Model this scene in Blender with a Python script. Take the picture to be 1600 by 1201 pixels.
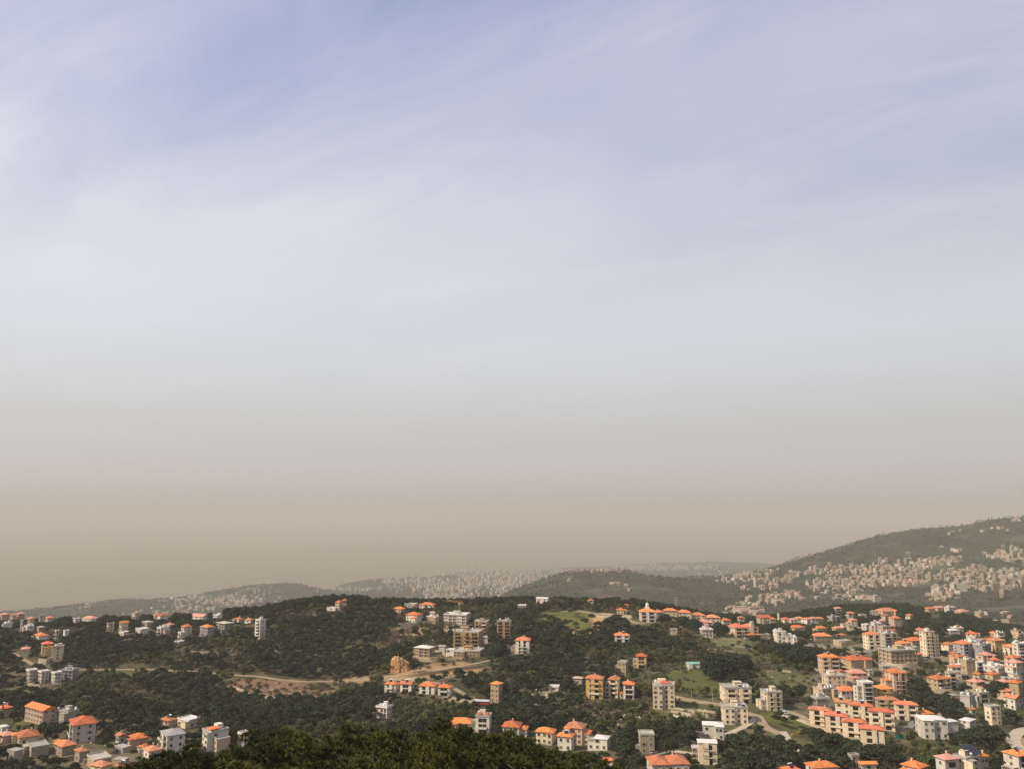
import bpy, math, random
import numpy as np
from mathutils import Vector

# ------------------------------------------------------------------ camera
W0, H0, F0 = 1600.0, 1201.0, 1232.0          # size of the photograph and focal length in its pixels
CZ = 135.0                                    # eye height above the plateau
PITCH = math.radians(9.22)
scene = bpy.context.scene
for o in list(bpy.data.objects):
    bpy.data.objects.remove(o)
COL = scene.collection
cam = bpy.data.cameras.new('camera')
camo = bpy.data.objects.new('camera', cam)
COL.objects.link(camo)
cam.sensor_fit = 'HORIZONTAL'
cam.sensor_width = 36.0
cam.lens = 36.0 * F0 / W0
cam.clip_start = 0.5
cam.clip_end = 200000.0
camo.location = (0, 0, CZ)
camo.rotation_euler = (math.pi / 2 + PITCH, 0, 0)
scene.camera = camo

# ------------------------------------------------------------------ light
SUN_EL, SUN_AZ = math.radians(42), math.radians(-112)     # azimuth from +Y towards +X: the sun stands to the left, a little behind
sd = Vector((math.sin(SUN_AZ) * math.cos(SUN_EL), math.cos(SUN_AZ) * math.cos(SUN_EL), math.sin(SUN_EL)))
sun = bpy.data.lights.new('sun', 'SUN')
sun.energy = 5.0
sun.angle = math.radians(0.6)
sun.color = (1.0, 0.885, 0.72)
suno = bpy.data.objects.new('sun', sun)
COL.objects.link(suno)
suno.rotation_euler = sd.to_track_quat('Z', 'Y').to_euler()

def N(nt, kind, **kw):
    n = nt.nodes.new(kind)
    for k, v in kw.items():
        if k in n.inputs.keys() if hasattr(n.inputs, 'keys') else False:
            n.inputs[k].default_value = v
        else:
            setattr(n, k, v)
    return n

world = bpy.data.worlds.new('World')
scene.world = world
world.use_nodes = True
wt = world.node_tree
wt.nodes.clear()
L = wt.links.new
w_out = N(wt, 'ShaderNodeOutputWorld')
w_bg = N(wt, 'ShaderNodeBackground')
w_bg.inputs['Strength'].default_value = 0.1
sky = N(wt, 'ShaderNodeTexSky', sky_type='NISHITA', sun_disc=False, sun_elevation=SUN_EL, sun_rotation=SUN_AZ)
sky.altitude = 700
sky.air_density = 1.0
sky.dust_density = 2.0
sky.ozone_density = 1.5
tc = N(wt, 'ShaderNodeTexCoord')
sep = N(wt, 'ShaderNodeSeparateXYZ')
L(tc.outputs['Generated'], sep.inputs[0])
# dust veil: by elevation only, the same all round the horizon
el = N(wt, 'ShaderNodeMath', operation='MAXIMUM'); el.inputs[1].default_value = 0.0
L(sep.outputs['Z'], el.inputs[0])
veil = N(wt, 'ShaderNodeValToRGB')
cr = veil.color_ramp
cr.interpolation = 'B_SPLINE'
stops = [(0.0, (5.75, 5.15, 4.65)), (0.02, (6.15, 5.6, 5.15)), (0.06, (6.5, 6.05, 5.75)), (0.13, (6.9, 6.75, 6.55)), (0.22, (8.2, 8.25, 8.5)),
         (0.32, (6.5, 6.85, 7.9)), (0.45, (3.9, 4.5, 6.75)), (0.62, (3.1, 3.7, 6.1)), (1.0, (2.4, 3.0, 5.4))]
SKYK = 10.0
while len(cr.elements) < len(stops):
    cr.elements.new(0.5)
for e, (p, c) in zip(cr.elements, stops):
    e.position = p
    e.color = (c[0] / SKYK, c[1] / SKYK, c[2] / SKYK, 1)
L(el.outputs[0], veil.inputs[0])
vs = N(wt, 'ShaderNodeVectorMath', operation='SCALE'); vs.inputs['Scale'].default_value = SKYK
L(veil.outputs[0], vs.inputs[0])
vmix = N(wt, 'ShaderNodeMix', data_type='RGBA'); vmix.inputs[0].default_value = 0.85
L(sky.outputs[0], vmix.inputs[6]); L(vs.outputs[0], vmix.inputs[7])
# high cirrus: a flat layer overhead, seen in perspective
dz = N(wt, 'ShaderNodeMath', operation='ADD'); dz.inputs[1].default_value = 0.16
L(el.outputs[0], dz.inputs[0])
pr = N(wt, 'ShaderNodeVectorMath', operation='DIVIDE')
cmb = N(wt, 'ShaderNodeCombineXYZ')
for k in range(3): L(dz.outputs[0], cmb.inputs[k])
L(tc.outputs['Generated'], pr.inputs[0]); L(cmb.outputs[0], pr.inputs[1])
def layer(rot, scl, loc, scale, detail, rough, dist, lo, hi):
    mp = N(wt, 'ShaderNodeMapping', vector_type='TEXTURE')
    mp.inputs['Rotation'].default_value = (0, 0, math.radians(rot))
    mp.inputs['Scale'].default_value = scl
    mp.inputs['Location'].default_value = loc
    L(pr.outputs[0], mp.inputs[0])
    nz = N(wt, 'ShaderNodeTexNoise')
    nz.inputs['Scale'].default_value = scale; nz.inputs['Detail'].default_value = detail
    nz.inputs['Roughness'].default_value = rough; nz.inputs['Distortion'].default_value = dist
    L(mp.outputs[0], nz.inputs['Vector'])
    mr = N(wt, 'ShaderNodeMapRange', interpolation_type='SMOOTHSTEP')
    mr.inputs['From Min'].default_value = lo; mr.inputs['From Max'].default_value = hi
    L(nz.outputs['Fac'], mr.inputs['Value'])
    return mr.outputs[0]
c1 = layer(155, (2.0, 1.25, 1), (23.1, 14.2, 0), 1.0, 5, 0.48, 0.8, 0.34, 0.68)
c2 = layer(150, (1.3, 0.40, 1), (11.4, 30.6, 0), 1.0, 8, 0.60, 1.2, 0.40, 0.82)
cadd = N(wt, 'ShaderNodeMath', operation='MULTIPLY_ADD'); cadd.inputs[1].default_value = 0.6
L(c2, cadd.inputs[0]); L(c1, cadd.inputs[2])
cel = N(wt, 'ShaderNodeMapRange'); cel.inputs['From Min'].default_value = 0.10; cel.inputs['From Max'].default_value = 0.34
cel.inputs['To Max'].default_value = 0.5
L(el.outputs[0], cel.inputs['Value'])
cf = N(wt, 'ShaderNodeMath', operation='MULTIPLY'); cf.use_clamp = True
L(cadd.outputs[0], cf.inputs[0]); L(cel.outputs[0], cf.inputs[1])
cmix = N(wt, 'ShaderNodeMix', data_type='RGBA')
cmix.inputs[7].default_value = (8.4, 8.3, 8.8, 1)
L(cf.outputs[0], cmix.inputs[0]); L(vmix.outputs[2], cmix.inputs[6])
# the sky is a little brighter on the side where the sun stands
nv = N(wt, 'ShaderNodeVectorMath', operation='DOT_PRODUCT'); nv.inputs[1].default_value = tuple(sd)
L(tc.outputs['Generated'], nv.inputs[0])
nk = N(wt, 'ShaderNodeMath', operation='MULTIPLY_ADD'); nk.inputs[1].default_value = 0.14; nk.inputs[2].default_value = 0.98
L(nv.outputs['Value'], nk.inputs[0])
gl = N(wt, 'ShaderNodeVectorMath', operation='SCALE')
L(cmix.outputs[2], gl.inputs[0]); L(nk.outputs[0], gl.inputs['Scale'])
L(gl.outputs[0], w_bg.inputs['Color']); L(w_bg.outputs[0], w_out.inputs['Surface'])

vs_ = scene.view_settings
vs_.view_transform = 'Standard'; vs_.look = 'None'; vs_.exposure = 0.0; vs_.gamma = 1.0
vs_.use_curve_mapping = False
cy = scene.cycles
cy.use_denoising = True
try:
    cy.denoiser = 'OPENIMAGEDENOISE'
except Exception:
    pass
cy.max_bounces = 5; cy.diffuse_bounces = 3; cy.glossy_bounces = 2; cy.transmission_bounces = 2
cy.volume_bounces = 2; cy.transparent_max_bounces = 4
cy.caustics_reflective = False; cy.caustics_refractive = False
cy.use_adaptive_sampling = True; cy.adaptive_threshold = 0.015

# ------------------------------------------------------------------ pixels of the photograph <-> places
CP, SP = math.cos(PITCH), math.sin(PITCH)
def ray(px, py):
    a, b = (px - 800.0) / F0, -(py - 600.5) / F0
    return np.array([a, CP - b * SP, SP + b * CP])       # forward component is 1
def at(px, py, Y):
    d = ray(px, py); return np.array([0, 0, CZ]) + d * (Y / d[1])
def project(P):
    P = np.asarray(P, float)
    x, y, z = P[..., 0], P[..., 1], P[..., 2] - CZ
    dep = y * CP + z * SP
    upc = -y * SP + z * CP
    return 800.0 + F0 * x / dep, 600.5 - F0 * upc / dep, dep

# ------------------------------------------------------------------ terrain
ctrl = []      # X, Y, Z
def cpx(px, *pts):
    for py, Y in pts:
        p = at(px, py, Y); ctrl.append((p[0], p[1], p[2]))
def cz_(*pts):
    ctrl.extend(pts)
# the plateau and its hills, column by column, near to far
cpx(-200, (1200, 430), (1110, 560), (1050, 690), (1005, 800), (972, 960))
cpx(0,   (1201, 430), (1170, 465), (1125, 545), (1090, 630), (1055, 680), (1020, 760), (995, 840), (972, 970))
cpx(100, (1201, 425), (1160, 480), (1128, 545), (1095, 625), (1058, 675), (1030, 735), (995, 820), (976, 950))
cpx(200, (1201, 420), (1165, 475), (1120, 560), (1095, 630), (1052, 700), (1015, 770), (985, 860), (977, 920))
cpx(300, (1180, 455), (1135, 530), (1100, 625), (1056, 700), (1015, 775), (990, 840), (976, 905))
cpx(400, (1160, 490), (1110, 600), (1062, 695), (1015, 775), (985, 835), (963, 890))
cpx(480, (1110, 600), (1066, 690), (1015, 775), (975, 845), (953, 895))
cpx(550, (1130, 550), (1085, 635), (1062, 690), (1015, 770), (970, 850), (943, 905), (947, 940))
cpx(620, (1130, 540), (1082, 620), (1060, 665), (1048, 700), (1015, 765), (980, 840), (954, 900), (953, 930))
cpx(700, (1140, 515), (1088, 600), (1055, 660), (1036, 705), (1010, 780), (978, 865), (955, 940), (947, 990))
cpx(760, (1145, 505), (1100, 585), (1055, 655), (1028, 715), (1000, 810), (970, 890), (948, 960), (945, 1000))
cpx(830, (1165, 470), (1120, 540), (1060, 640), (1022, 720), (985, 800), (955, 880), (947, 920))
cpx(900, (1175, 460), (1110, 560), (1060, 645), (1010, 745), (985, 800), (957, 865), (948, 915))
cpx(980, (1185, 440), (1110, 560), (1055, 655), (1003, 765), (972, 835), (950, 905))
cpx(1060, (1195, 425), (1115, 550), (1060, 645), (1000, 775), (975, 850), (963, 915))
cpx(1140, (1195, 425), (1130, 525), (1070, 630), (1010, 760), (992, 830), (975, 930), (972, 970))
cpx(1220, (1201, 420), (1115, 550), (1060, 655), (1015, 760), (995, 850), (977, 980), (973, 1030))
cpx(1300, (1201, 420), (1130, 525), (1062, 665), (1015, 785), (992, 890), (970, 1050), (956, 1200))
cpx(1380, (1201, 420), (1140, 510), (1075, 625), (1020, 755), (990, 890), (965, 1060), (950, 1240))
cpx(1460, (1201, 420), (1150, 500), (1080, 615), (1030, 720), (1000, 850), (972, 1010), (957, 1210))
cpx(1540, (1201, 420), (1140, 505), (1085, 605), (1045, 690), (1015, 790), (1000, 900), (985, 1060))
cpx(1640, (1201, 420), (1140, 505), (1085, 605), (1045, 690), (1020, 780), (1008, 900), (1000, 1060))
cpx(1900, (1201, 420), (1085, 605), (1020, 780), (1000, 1000))
# foot of the slope below the camera, hidden under the frame, and the spur with the pines
for px in (-500, -100, 250, 600, 900, 1300, 1700, 2100):
    a = (px - 800) / F0
    cz_((a * 340, 340, 6), (a * 260, 260, 30))
cz_((-40, 100, 93), (-22, 95, 97), (-8, 98, 98), (6, 100, 95), (-62, 100, 88), (22, 100, 87), (-90, 100, 76), (70, 100, 74), (-140, 110, 60), (140, 110, 60),
    (-30, 150, 72), (10, 150, 72), (-100, 170, 52), (100, 170, 52), (0, 50, 104), (-40, 50, 102), (40, 50, 101), (-110, 50, 95), (110, 50, 95),
    (0, 0, 132), (-60, 0, 128), (60, 0, 128), (0, -60, 140), (-150, -60, 138), (150, -60, 138), (-200, 0, 120), (200, 0, 120))
# beyond the near ridge
for px, y1, z1, y2, z2 in ((-200, 1700, -170, 3000, -360), (0, 1700, -170, 3000, -360), (200, 1600, -160, 3000, -360), (400, 1600, -150, 3200, -330),
                           (550, 1700, -140, 3500, -330), (700, 1700, -150, 3300, -320), (850, 1500, -120, 2000, -190), (950, 1500, -130, 2000, -190)):
    a = (px - 800) / F0
    cz_((a * y1, y1, z1), (a * y2, y2, z2))
cpx(1060, (985, 1500), (975, 2000)); cpx(1150, (1000, 1400), (962, 2050)); cpx(1230, (1000, 1450), (958, 2150))
cpx(1320, (985, 1600), (950, 2150)); cpx(1400, (975, 1600), (944, 2150)); cpx(1500, (985, 1500), (948, 1950)); cpx(1600, (985, 1500), (942, 1950)); cpx(1800, (985, 1500), (930, 1950))
# left hills
cpx(-100, (956, 4600)); cpx(30, (953, 4700)); cpx(110, (948, 4600)); cpx(170, (941, 4500)); cpx(230, (940, 4600)); cpx(280, (931, 5000)); cpx(340, (922, 5200))
cpx(400, (914, 5300)); cpx(450, (908, 5400)); cpx(480, (912, 5300)); cpx(505, (928, 5000))
cpx(300, (945, 4300)); cpx(400, (935, 4600)); cpx(450, (940, 4500))
cpx(530, (912, 6600)); cpx(570, (905, 6900)); cpx(620, (902, 7000)); cpx(560, (925, 5400)); cpx(650, (925, 5200))
cz_(*[((px - 800) / F0 * y, y, -570) for px in (-300, -150, 0, 100, 200) for y in (5700, 6600)])
cz_(*[((px - 800) / F0 * y, y, -570) for px in (300, 380, 450, 500) for y in (6300, 7200)])
cz_(*[((px - 800) / F0 * 8400, 8400, -575) for px in (-300, -100, 100, 300, 500, 620)])
# the city on the plain
cpx(700, (915, 5600)); cpx(760, (930, 4600)); cpx(760, (912, 6000)); cpx(800, (905, 6600)); cpx(700, (897, 8200)); cpx(780, (895, 8600)); cpx(860, (893, 8800))
# the wooded hill in the middle
cpx(805, (926, 3000)); cpx(835, (910, 3200)); cpx(870, (897, 3300)); cpx(905, (891, 3350)); cpx(950, (892, 3350)); cpx(1000, (896, 3400)); cpx(1060, (900, 3400)); cpx(1120, (899, 3500)); cpx(1180, (895, 3600))
cpx(850, (940, 2500)); cpx(950, (935, 2500)); cpx(1060, (930, 2500)); cpx(1150, (925, 2700))
for px in (860, 950, 1050, 1150):
    a = (px - 800) / F0
    cz_((a * 5000, 5000, -360))
cpx(900, (889, 9000)); cpx(1000, (888, 9000)); cpx(1100, (890, 8500)); cpx(1180, (891, 8000))
# the mountain on the right
cpx(1215, (887, 3600)); cpx(1250, (876, 3600)); cpx(1300, (858, 3600)); cpx(1360, (842, 3600)); cpx(1440, (829, 3600)); cpx(1500, (825, 3600)); cpx(1560, (813, 3600)); cpx(1610, (806, 3600)); cpx(1800, (780, 3700)); cpx(2150, (772, 3800)); cpx(2700, (768, 3900))
cpx(1220, (908, 2950)); cpx(1300, (898, 2900)); cpx(1400, (873, 3050)); cpx(1500, (862, 3050)); cpx(1600, (852, 3050)); cpx(1800, (840, 3050))
cpx(1300, (925, 2500)); cpx(1400, (905, 2650)); cpx(1500, (893, 2650)); cpx(1600, (890, 2650)); cpx(1500, (915, 2350)); cpx(1600, (915, 2350)); cpx(1800, (900, 2400))
for px in (1230, 1350, 1500, 1650, 1850):
    a = (px - 800) / F0
    cz_((a * 4600, 4600, -130 if px > 1300 else -300), (a * 6500, 6500, -420))
for px in (-700, -300, 100, 500, 900, 1300, 1700, 2200):
    a = (px - 800) / F0
    cz_((a * 11000, 11000, -560), (a * 16000, 16000, -600))
ctrl = np.array(ctrl)
Y0 = 200.0
def uv_of(X, Y):
    return np.stack([X / (Y + Y0) * 1.6, np.log(np.maximum(Y + Y0, 20.0))], -1)
cu = uv_of(ctrl[:, 0], ctrl[:, 1])
cu = cu + np.random.default_rng(1).normal(0, 1e-5, cu.shape)
def kern(r):
    return -r
rr = np.sqrt(((cu[:, None] - cu[None]) ** 2).sum(-1))
# heights are interpolated as a fraction of distance (keeps near relief as fine as far relief)
def wgt(Y): return np.maximum(Y, 60.0) + 40.0
cv = (ctrl[:, 2]) / wgt(ctrl[:, 1])
n_ = len(cu)
# soft kernel: sqrt(r^2+c^2) (multiquadric) keeps the ground smooth at the control points
MQ = 0.035
A = np.zeros((n_ + 3, n_ + 3))
A[:n_, :n_] = np.sqrt(rr ** 2 + MQ ** 2) - 0.012 * np.eye(n_)
A[:n_, n_] = 1; A[:n_, n_ + 1:] = cu
A[n_, :n_] = 1; A[n_ + 1:, :n_] = cu.T
sol = np.linalg.solve(A, np.concatenate([cv, np.zeros(3)]))
def vnoise(x, y, seed):
    xi, yi = np.floor(x), np.floor(y)
    fx, fy = x - xi, y - yi
    fx = fx * fx * (3 - 2 * fx); fy = fy * fy * (3 - 2 * fy)
    def h(a, b):
        v = np.sin(a * 127.1 + b * 311.7 + seed * 74.7) * 43758.5453
        return v - np.floor(v)
    return (h(xi, yi) * (1 - fx) + h(xi + 1, yi) * fx) * (1 - fy) + (h(xi, yi + 1) * (1 - fx) + h(xi + 1, yi + 1) * fx) * fy
def fbm(x, y, seed, oct=4):
    s, a, t = 0, 1.0, 0
    for k in range(oct):
        s = s + a * vnoise(x, y, seed + k); t += a; a *= 0.5; x = x * 2.03; y = y * 2.03
    return s / t
def height(X, Y):
    X = np.asarray(X, float); Y = np.asarray(Y, float)
    sh = X.shape
    X = X.ravel(); Y = Y.ravel()
    out = np.empty(len(X))
    for i in range(0, len(X), 40000):
        q = uv_of(X[i:i + 40000], Y[i:i + 40000])
        r2 = (q ** 2).sum(-1)[:, None] + (cu ** 2).sum(-1)[None] - 2 * q @ cu.T
        k = np.sqrt(np.maximum(r2, 0) + MQ ** 2)
        out[i:i + 40000] = k @ sol[:n_] + sol[n_] + q @ sol[n_ + 1:]
    z = out * wgt(Y)
    far = np.clip((Y - 1300) / 1500, 0, 1)
    z = z + (fbm(X / 130, Y / 130, 13, 2) - 0.5) * 11.0 * np.clip((Y - 420) / 120, 0, 1) * np.clip((900 - Y) / 120, 0, 1)
    z = z + (fbm(X / 60, Y / 60, 3, 3) - 0.5) * 5.0 * np.clip((Y - 120) / 250, 0, 1)
    z = z + far * (fbm(X / 420, Y / 420, 9, 4) - 0.5) * 60 * np.clip((6500 - Y) / 1500, 0, 1)
    return z.reshape(sh)
TS = np.concatenate([np.arange(330, 1400, 3.0), np.arange(1400, 4200, 12.0), np.arange(4200, 10500, 40.0)])
def hit(px, py, lo=330.0, hi=1e9):
    """where the line of sight through a pixel meets the ground"""
    d = ray(px, py)
    t = TS[(TS > lo) & (TS < hi)] / d[1]
    P = d[None] * t[:, None] + np.array([0, 0, CZ])
    g = height(P[:, 0], P[:, 1])
    below = np.nonzero(P[:, 2] < g)[0]
    if len(below) == 0:
        return None
    i = below[0]
    if i == 0:
        return P[0]
    a, b = P[i - 1, 2] - g[i - 1], g[i] - P[i, 2]
    k = a / (a + b + 1e-9)
    return P[i - 1] * (1 - k) + P[i] * k

# ------------------------------------------------------------------ materials
MATS = {}
def noisy(name, col, var=0.18, scale=0.35, rough=0.85, detail=4.0, tint=None, rnd=0.0, spec=0.3, bump=0.0):
    """a plain surface with worn, uneven colour; rnd adds a shift per object"""
    if name in MATS:
        return MATS[name]
    m = bpy.data.materials.new(name); m.use_nodes = True
    nt = m.node_tree; nt.nodes.clear(); lk = nt.links.new
    out = nt.nodes.new('ShaderNodeOutputMaterial'); bs = nt.nodes.new('ShaderNodeBsdfPrincipled')
    bs.inputs['Roughness'].default_value = rough
    bs.inputs['Specular IOR Level'].default_value = spec
    t = nt.nodes.new('ShaderNodeTexCoord')
    nz = nt.nodes.new('ShaderNodeTexNoise')
    nz.inputs['Scale'].default_value = scale; nz.inputs['Detail'].default_value = detail; nz.inputs['Roughness'].default_value = 0.65
    lk(t.outputs['Object'], nz.inputs['Vector'])
    mx = nt.nodes.new('ShaderNodeMix'); mx.data_type = 'RGBA'
    mr = nt.nodes.new('ShaderNodeMapRange'); mr.inputs['From Min'].default_value = 0.3; mr.inputs['From Max'].default_value = 0.7
    lk(nz.outputs['Fac'], mr.inputs['Value']); lk(mr.outputs[0], mx.inputs[0])
    t2 = tint or col
    mx.inputs[6].default_value = tuple(c * (1 - var) for c in t2) + (1,)
    mx.inputs[7].default_value = tuple(min(1, c * (1 + var)) for c in col) + (1,)
    src = mx.outputs[2]
    if rnd:
        oi = nt.nodes.new('ShaderNodeObjectInfo')
        hs = nt.nodes.new('ShaderNodeHueSaturation')
        a = nt.nodes.new('ShaderNodeMapRange'); a.inputs['To Min'].default_value = 1 - rnd; a.inputs['To Max'].default_value = 1 + rnd
        lk(oi.outputs['Random'], a.inputs['Value']); lk(a.outputs[0], hs.inputs['Value'])
        b = nt.nodes.new('ShaderNodeMath'); b.operation = 'MULTIPLY'; b.inputs[1].default_value = 7.31
        c = nt.nodes.new('ShaderNodeMath'); c.operation = 'FRACT'
        lk(oi.outputs['Random'], b.inputs[0]); lk(b.outputs[0], c.inputs[0])
        d = nt.nodes.new('ShaderNodeMapRange'); d.inputs['To Min'].default_value = 0.5 - rnd * 0.015; d.inputs['To Max'].default_value = 0.5 + rnd * 0.06
        lk(c.outputs[0], d.inputs['Value']); lk(d.outputs[0], hs.inputs['Hue'])
        lk(src, hs.inputs['Color']); src = hs.outputs[0]
    lk(src, bs.inputs['Base Color'])
    if bump:
        bp = nt.nodes.new('ShaderNodeBump'); bp.inputs['Strength'].default_value = bump; bp.inputs['Distance'].default_value = 0.3
        lk(nz.outputs['Fac'], bp.inputs['Height']); lk(bp.outputs[0], bs.inputs['Normal'])
    lk(bs.outputs[0], out.inputs['Surface'])
    MATS[name] = m
    return m
WALL = {'c': noisy('cream_render', (0.66, 0.53, 0.37), 0.16, rnd=0.14), 'w': noisy('white_render', (0.64, 0.57, 0.475), 0.16, rnd=0.16),
        't': noisy('tan_render', (0.46, 0.335, 0.20), 0.16, rnd=0.14), 'y': noisy('ochre_render', (0.60, 0.40, 0.17), 0.14, rnd=0.1),
        'g': noisy('grey_concrete', (0.38, 0.34, 0.29), 0.18, rnd=0.14), 'p': noisy('pinkish_render', (0.54, 0.375, 0.27), 0.14, rnd=0.12),
        's': noisy('stone_masonry', (0.36, 0.29, 0.20), 0.30, scale=1.2, rnd=0.15), 'o': noisy('terracotta_render', (0.46, 0.24, 0.15), 0.14, rnd=0.1),
        'n': noisy('brown_ochre_render', (0.37, 0.235, 0.125), 0.16, rnd=0.1), 'b': noisy('blue_grey_render', (0.32, 0.29, 0.29), 0.14, rnd=0.1)}
ROOFC = {'h': noisy('orange_tiles', (0.66, 0.155, 0.050), 0.34, 0.45, tint=(0.56, 0.19, 0.085), rnd=0.26, bump=0.3),
         'r': noisy('red_tiles', (0.66, 0.165, 0.075), 0.24, 0.5, tint=(0.48, 0.165, 0.10), rnd=0.26, bump=0.3),
         'h2': noisy('brown_terracotta_tiles', (0.46, 0.155, 0.07), 0.3, 0.45, rnd=0.2, bump=0.3), 'h3': noisy('faded_orange_tiles', (0.56, 0.205, 0.10), 0.3, 0.45, tint=(0.46, 0.20, 0.12), rnd=0.2, bump=0.3),
         'k': noisy('faded_pink_tiles', (0.58, 0.26, 0.19), 0.2, 0.5, rnd=0.14, bump=0.3),
         'W': noisy('white_roof', (0.64, 0.60, 0.54), 0.1), 'T': noisy('tan_roof', (0.50, 0.42, 0.31), 0.15), 'A': noisy('grey_roof', (0.33, 0.30, 0.27), 0.15)}
M_FLAT = noisy('flat_roof_screed', (0.40, 0.355, 0.295), 0.22, 0.25, rnd=0.15)
M_GLASS = noisy('dark_window_glass', (0.022, 0.021, 0.021), 0.3, 0.6, rough=0.45, spec=0.2, rnd=0.6)
M_DARK = noisy('shaded_interior', (0.10, 0.09, 0.08), 0.3, 0.5)
M_FRAME = noisy('window_frame_paint', (0.62, 0.55, 0.46), 0.08)
M_TANK = noisy('white_tank_plastic', (0.78, 0.77, 0.75), 0.06, rough=0.5)
M_PANEL = noisy('solar_panel', (0.015, 0.018, 0.035), 0.3, rough=0.2, spec=0.6)
M_METAL = noisy('grey_metal', (0.32, 0.32, 0.32), 0.15, rough=0.55)
M_BARK = noisy('bark', (0.13, 0.095, 0.065), 0.3, 2.0)
M_ASPH = noisy('worn_asphalt', (0.22, 0.195, 0.165), 0.16, 0.12)
M_TRACK = noisy('dusty_track', (0.32, 0.24, 0.155), 0.16, 0.15)
M_STONE = noisy('dry_stone', (0.38, 0.275, 0.165), 0.35, 0.9, bump=0.6)
M_PALE = noisy('pale_stone', (0.47, 0.385, 0.275), 0.25, 0.7, bump=0.4)
M_ROCK = noisy('limestone_rock', (0.38, 0.33, 0.26), 0.35, 0.6, bump=0.5)
M_CLIFF = noisy('orange_cliff_rock', (0.50, 0.26, 0.09), 0.45, 0.35, tint=(0.40, 0.27, 0.15), bump=0.8)
M_CRANE = noisy('crane_orange', (0.52, 0.26, 0.06), 0.1)
M_TURQ = noisy('turquoise_sheet', (0.20, 0.42, 0.36), 0.12)
M_GREENNET = noisy('green_netting', (0.03, 0.24, 0.15), 0.12)
M_RED = noisy('red_paint', (0.50, 0.04, 0.03), 0.1, rough=0.4)
M_SHUT = noisy('brown_shutter', (0.30, 0.22, 0.15), .2, rnd=.4)
M_RAIL = noisy('rail_metal', (0.12, 0.11, 0.10), .15, rough=.6)

LEAF = {'pine': noisy('pine_needles', (0.034, 0.041, 0.019), 0.35, 0.5, rnd=0.32, spec=0.15),
        'near': noisy('near_pine_needles', (0.092, 0.092, 0.018), 0.35, 0.30, tint=(0.040, 0.048, 0.014), rnd=0.3, spec=0.15),
        'oak': noisy('oak_leaves', (0.074, 0.078, 0.026), 0.35, 0.5, rnd=0.5, spec=0.15),
        'scrub': noisy('grey_brown_scrub', (0.125, 0.098, 0.062), 0.3, 0.5, rnd=0.45, spec=0.1),
        'cyp': noisy('cypress_leaves', (0.026, 0.036, 0.018), 0.3, 0.5, rnd=0.2, spec=0.15),
        'blos': noisy('orange_shrub', (0.40, 0.22, 0.07), 0.3, 0.5, rnd=0.2, spec=0.1)}

# ------------------------------------------------------------------ helpers
def link(name, me, parent=None, loc=None, rotz=0.0, mats=None):
    o = bpy.data.objects.new(name, me)
    COL.objects.link(o)
    if parent is not None: o.parent = parent
    if loc is not None: o.location = loc
    if rotz: o.rotation_euler = (0, 0, rotz)
    return o
def tag(o, label=None, cat=None, group=None, kind=None):
    if label: o['label'] = label
    if cat: o['category'] = cat
    if group: o['group'] = group
    if kind: o['kind'] = kind
    return o
class MB:
    def __init__(s): s.v, s.f, s.m = [], [], []
    def add(s, vs, fs, mi=0):
        b = len(s.v); s.v.extend(vs)
        s.f.extend([tuple(b + i for i in f) for f in fs]); s.m.extend([mi] * len(fs))
    def box(s, x0, x1, y0, y1, z0, z1, mi=0):
        s.add([(x0, y0, z0), (x1, y0, z0), (x1, y1, z0), (x0, y1, z0), (x0, y0, z1), (x1, y0, z1), (x1, y1, z1), (x0, y1, z1)],
              [(3, 2, 1, 0), (4, 5, 6, 7), (0, 1, 5, 4), (1, 2, 6, 5), (2, 3, 7, 6), (3, 0, 4, 7)], mi)
    def tube(s, a, b, ra, rb, n=6, mi=0, cap=True):
        a, b = Vector(a), Vector(b); ax = (b - a).normalized()
        u = ax.orthogonal().normalized(); w = ax.cross(u)
        vs = []
        for p, r in ((a, ra), (b, rb)):
            for k in range(n):
                q = p + (u * math.cos(2 * math.pi * k / n) + w * math.sin(2 * math.pi * k / n)) * r
                vs.append(tuple(q))
        fs = [(k, (k + 1) % n, n + (k + 1) % n, n + k) for k in range(n)]
        if cap: fs += [tuple(range(n - 1, -1, -1)), tuple(range(n, 2 * n))]
        s.add(vs, fs, mi)
    def mesh(s, name, mats):
        me = bpy.data.meshes.new(name); me.from_pydata(s.v, [], s.f)
        for m in (mats if isinstance(mats, (list, tuple)) else [mats]): me.materials.append(m)
        if any(s.m): me.polygons.foreach_set('material_index', s.m)
        me.update(); return me
    def build(s, name, mats, parent=None, loc=None, rotz=0.0):
        return link(name, s.mesh(name, mats), parent, loc, rotz)

# ------------------------------------------------------------------ ground sheet
def wellipse(cx, cy, rx, ry):
    """a patch of ground given by its middle and half sizes, as a place on the ground"""
    c = hit(cx, cy)
    if c is None: return None
    a, b = hit(cx, cy - ry), hit(cx, cy + ry)
    far = a[1] if a is not None and a[1] < c[1] * 1.35 else c[1] * 1.08
    near = b[1] if b is not None else c[1] * 0.93
    return c[0], (far + near) / 2, rx * c[1] / F0, max((far - near) / 2, 6.0)
GRASS, EARTH, TANE, BROWN, TOWN, OLIVE = (0.098, 0.100, 0.030), (0.34, 0.22, 0.115), (0.42, 0.32, 0.20), (0.19, 0.115, 0.070), (0.20, 0.165, 0.105), (0.115, 0.105, 0.045)
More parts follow.
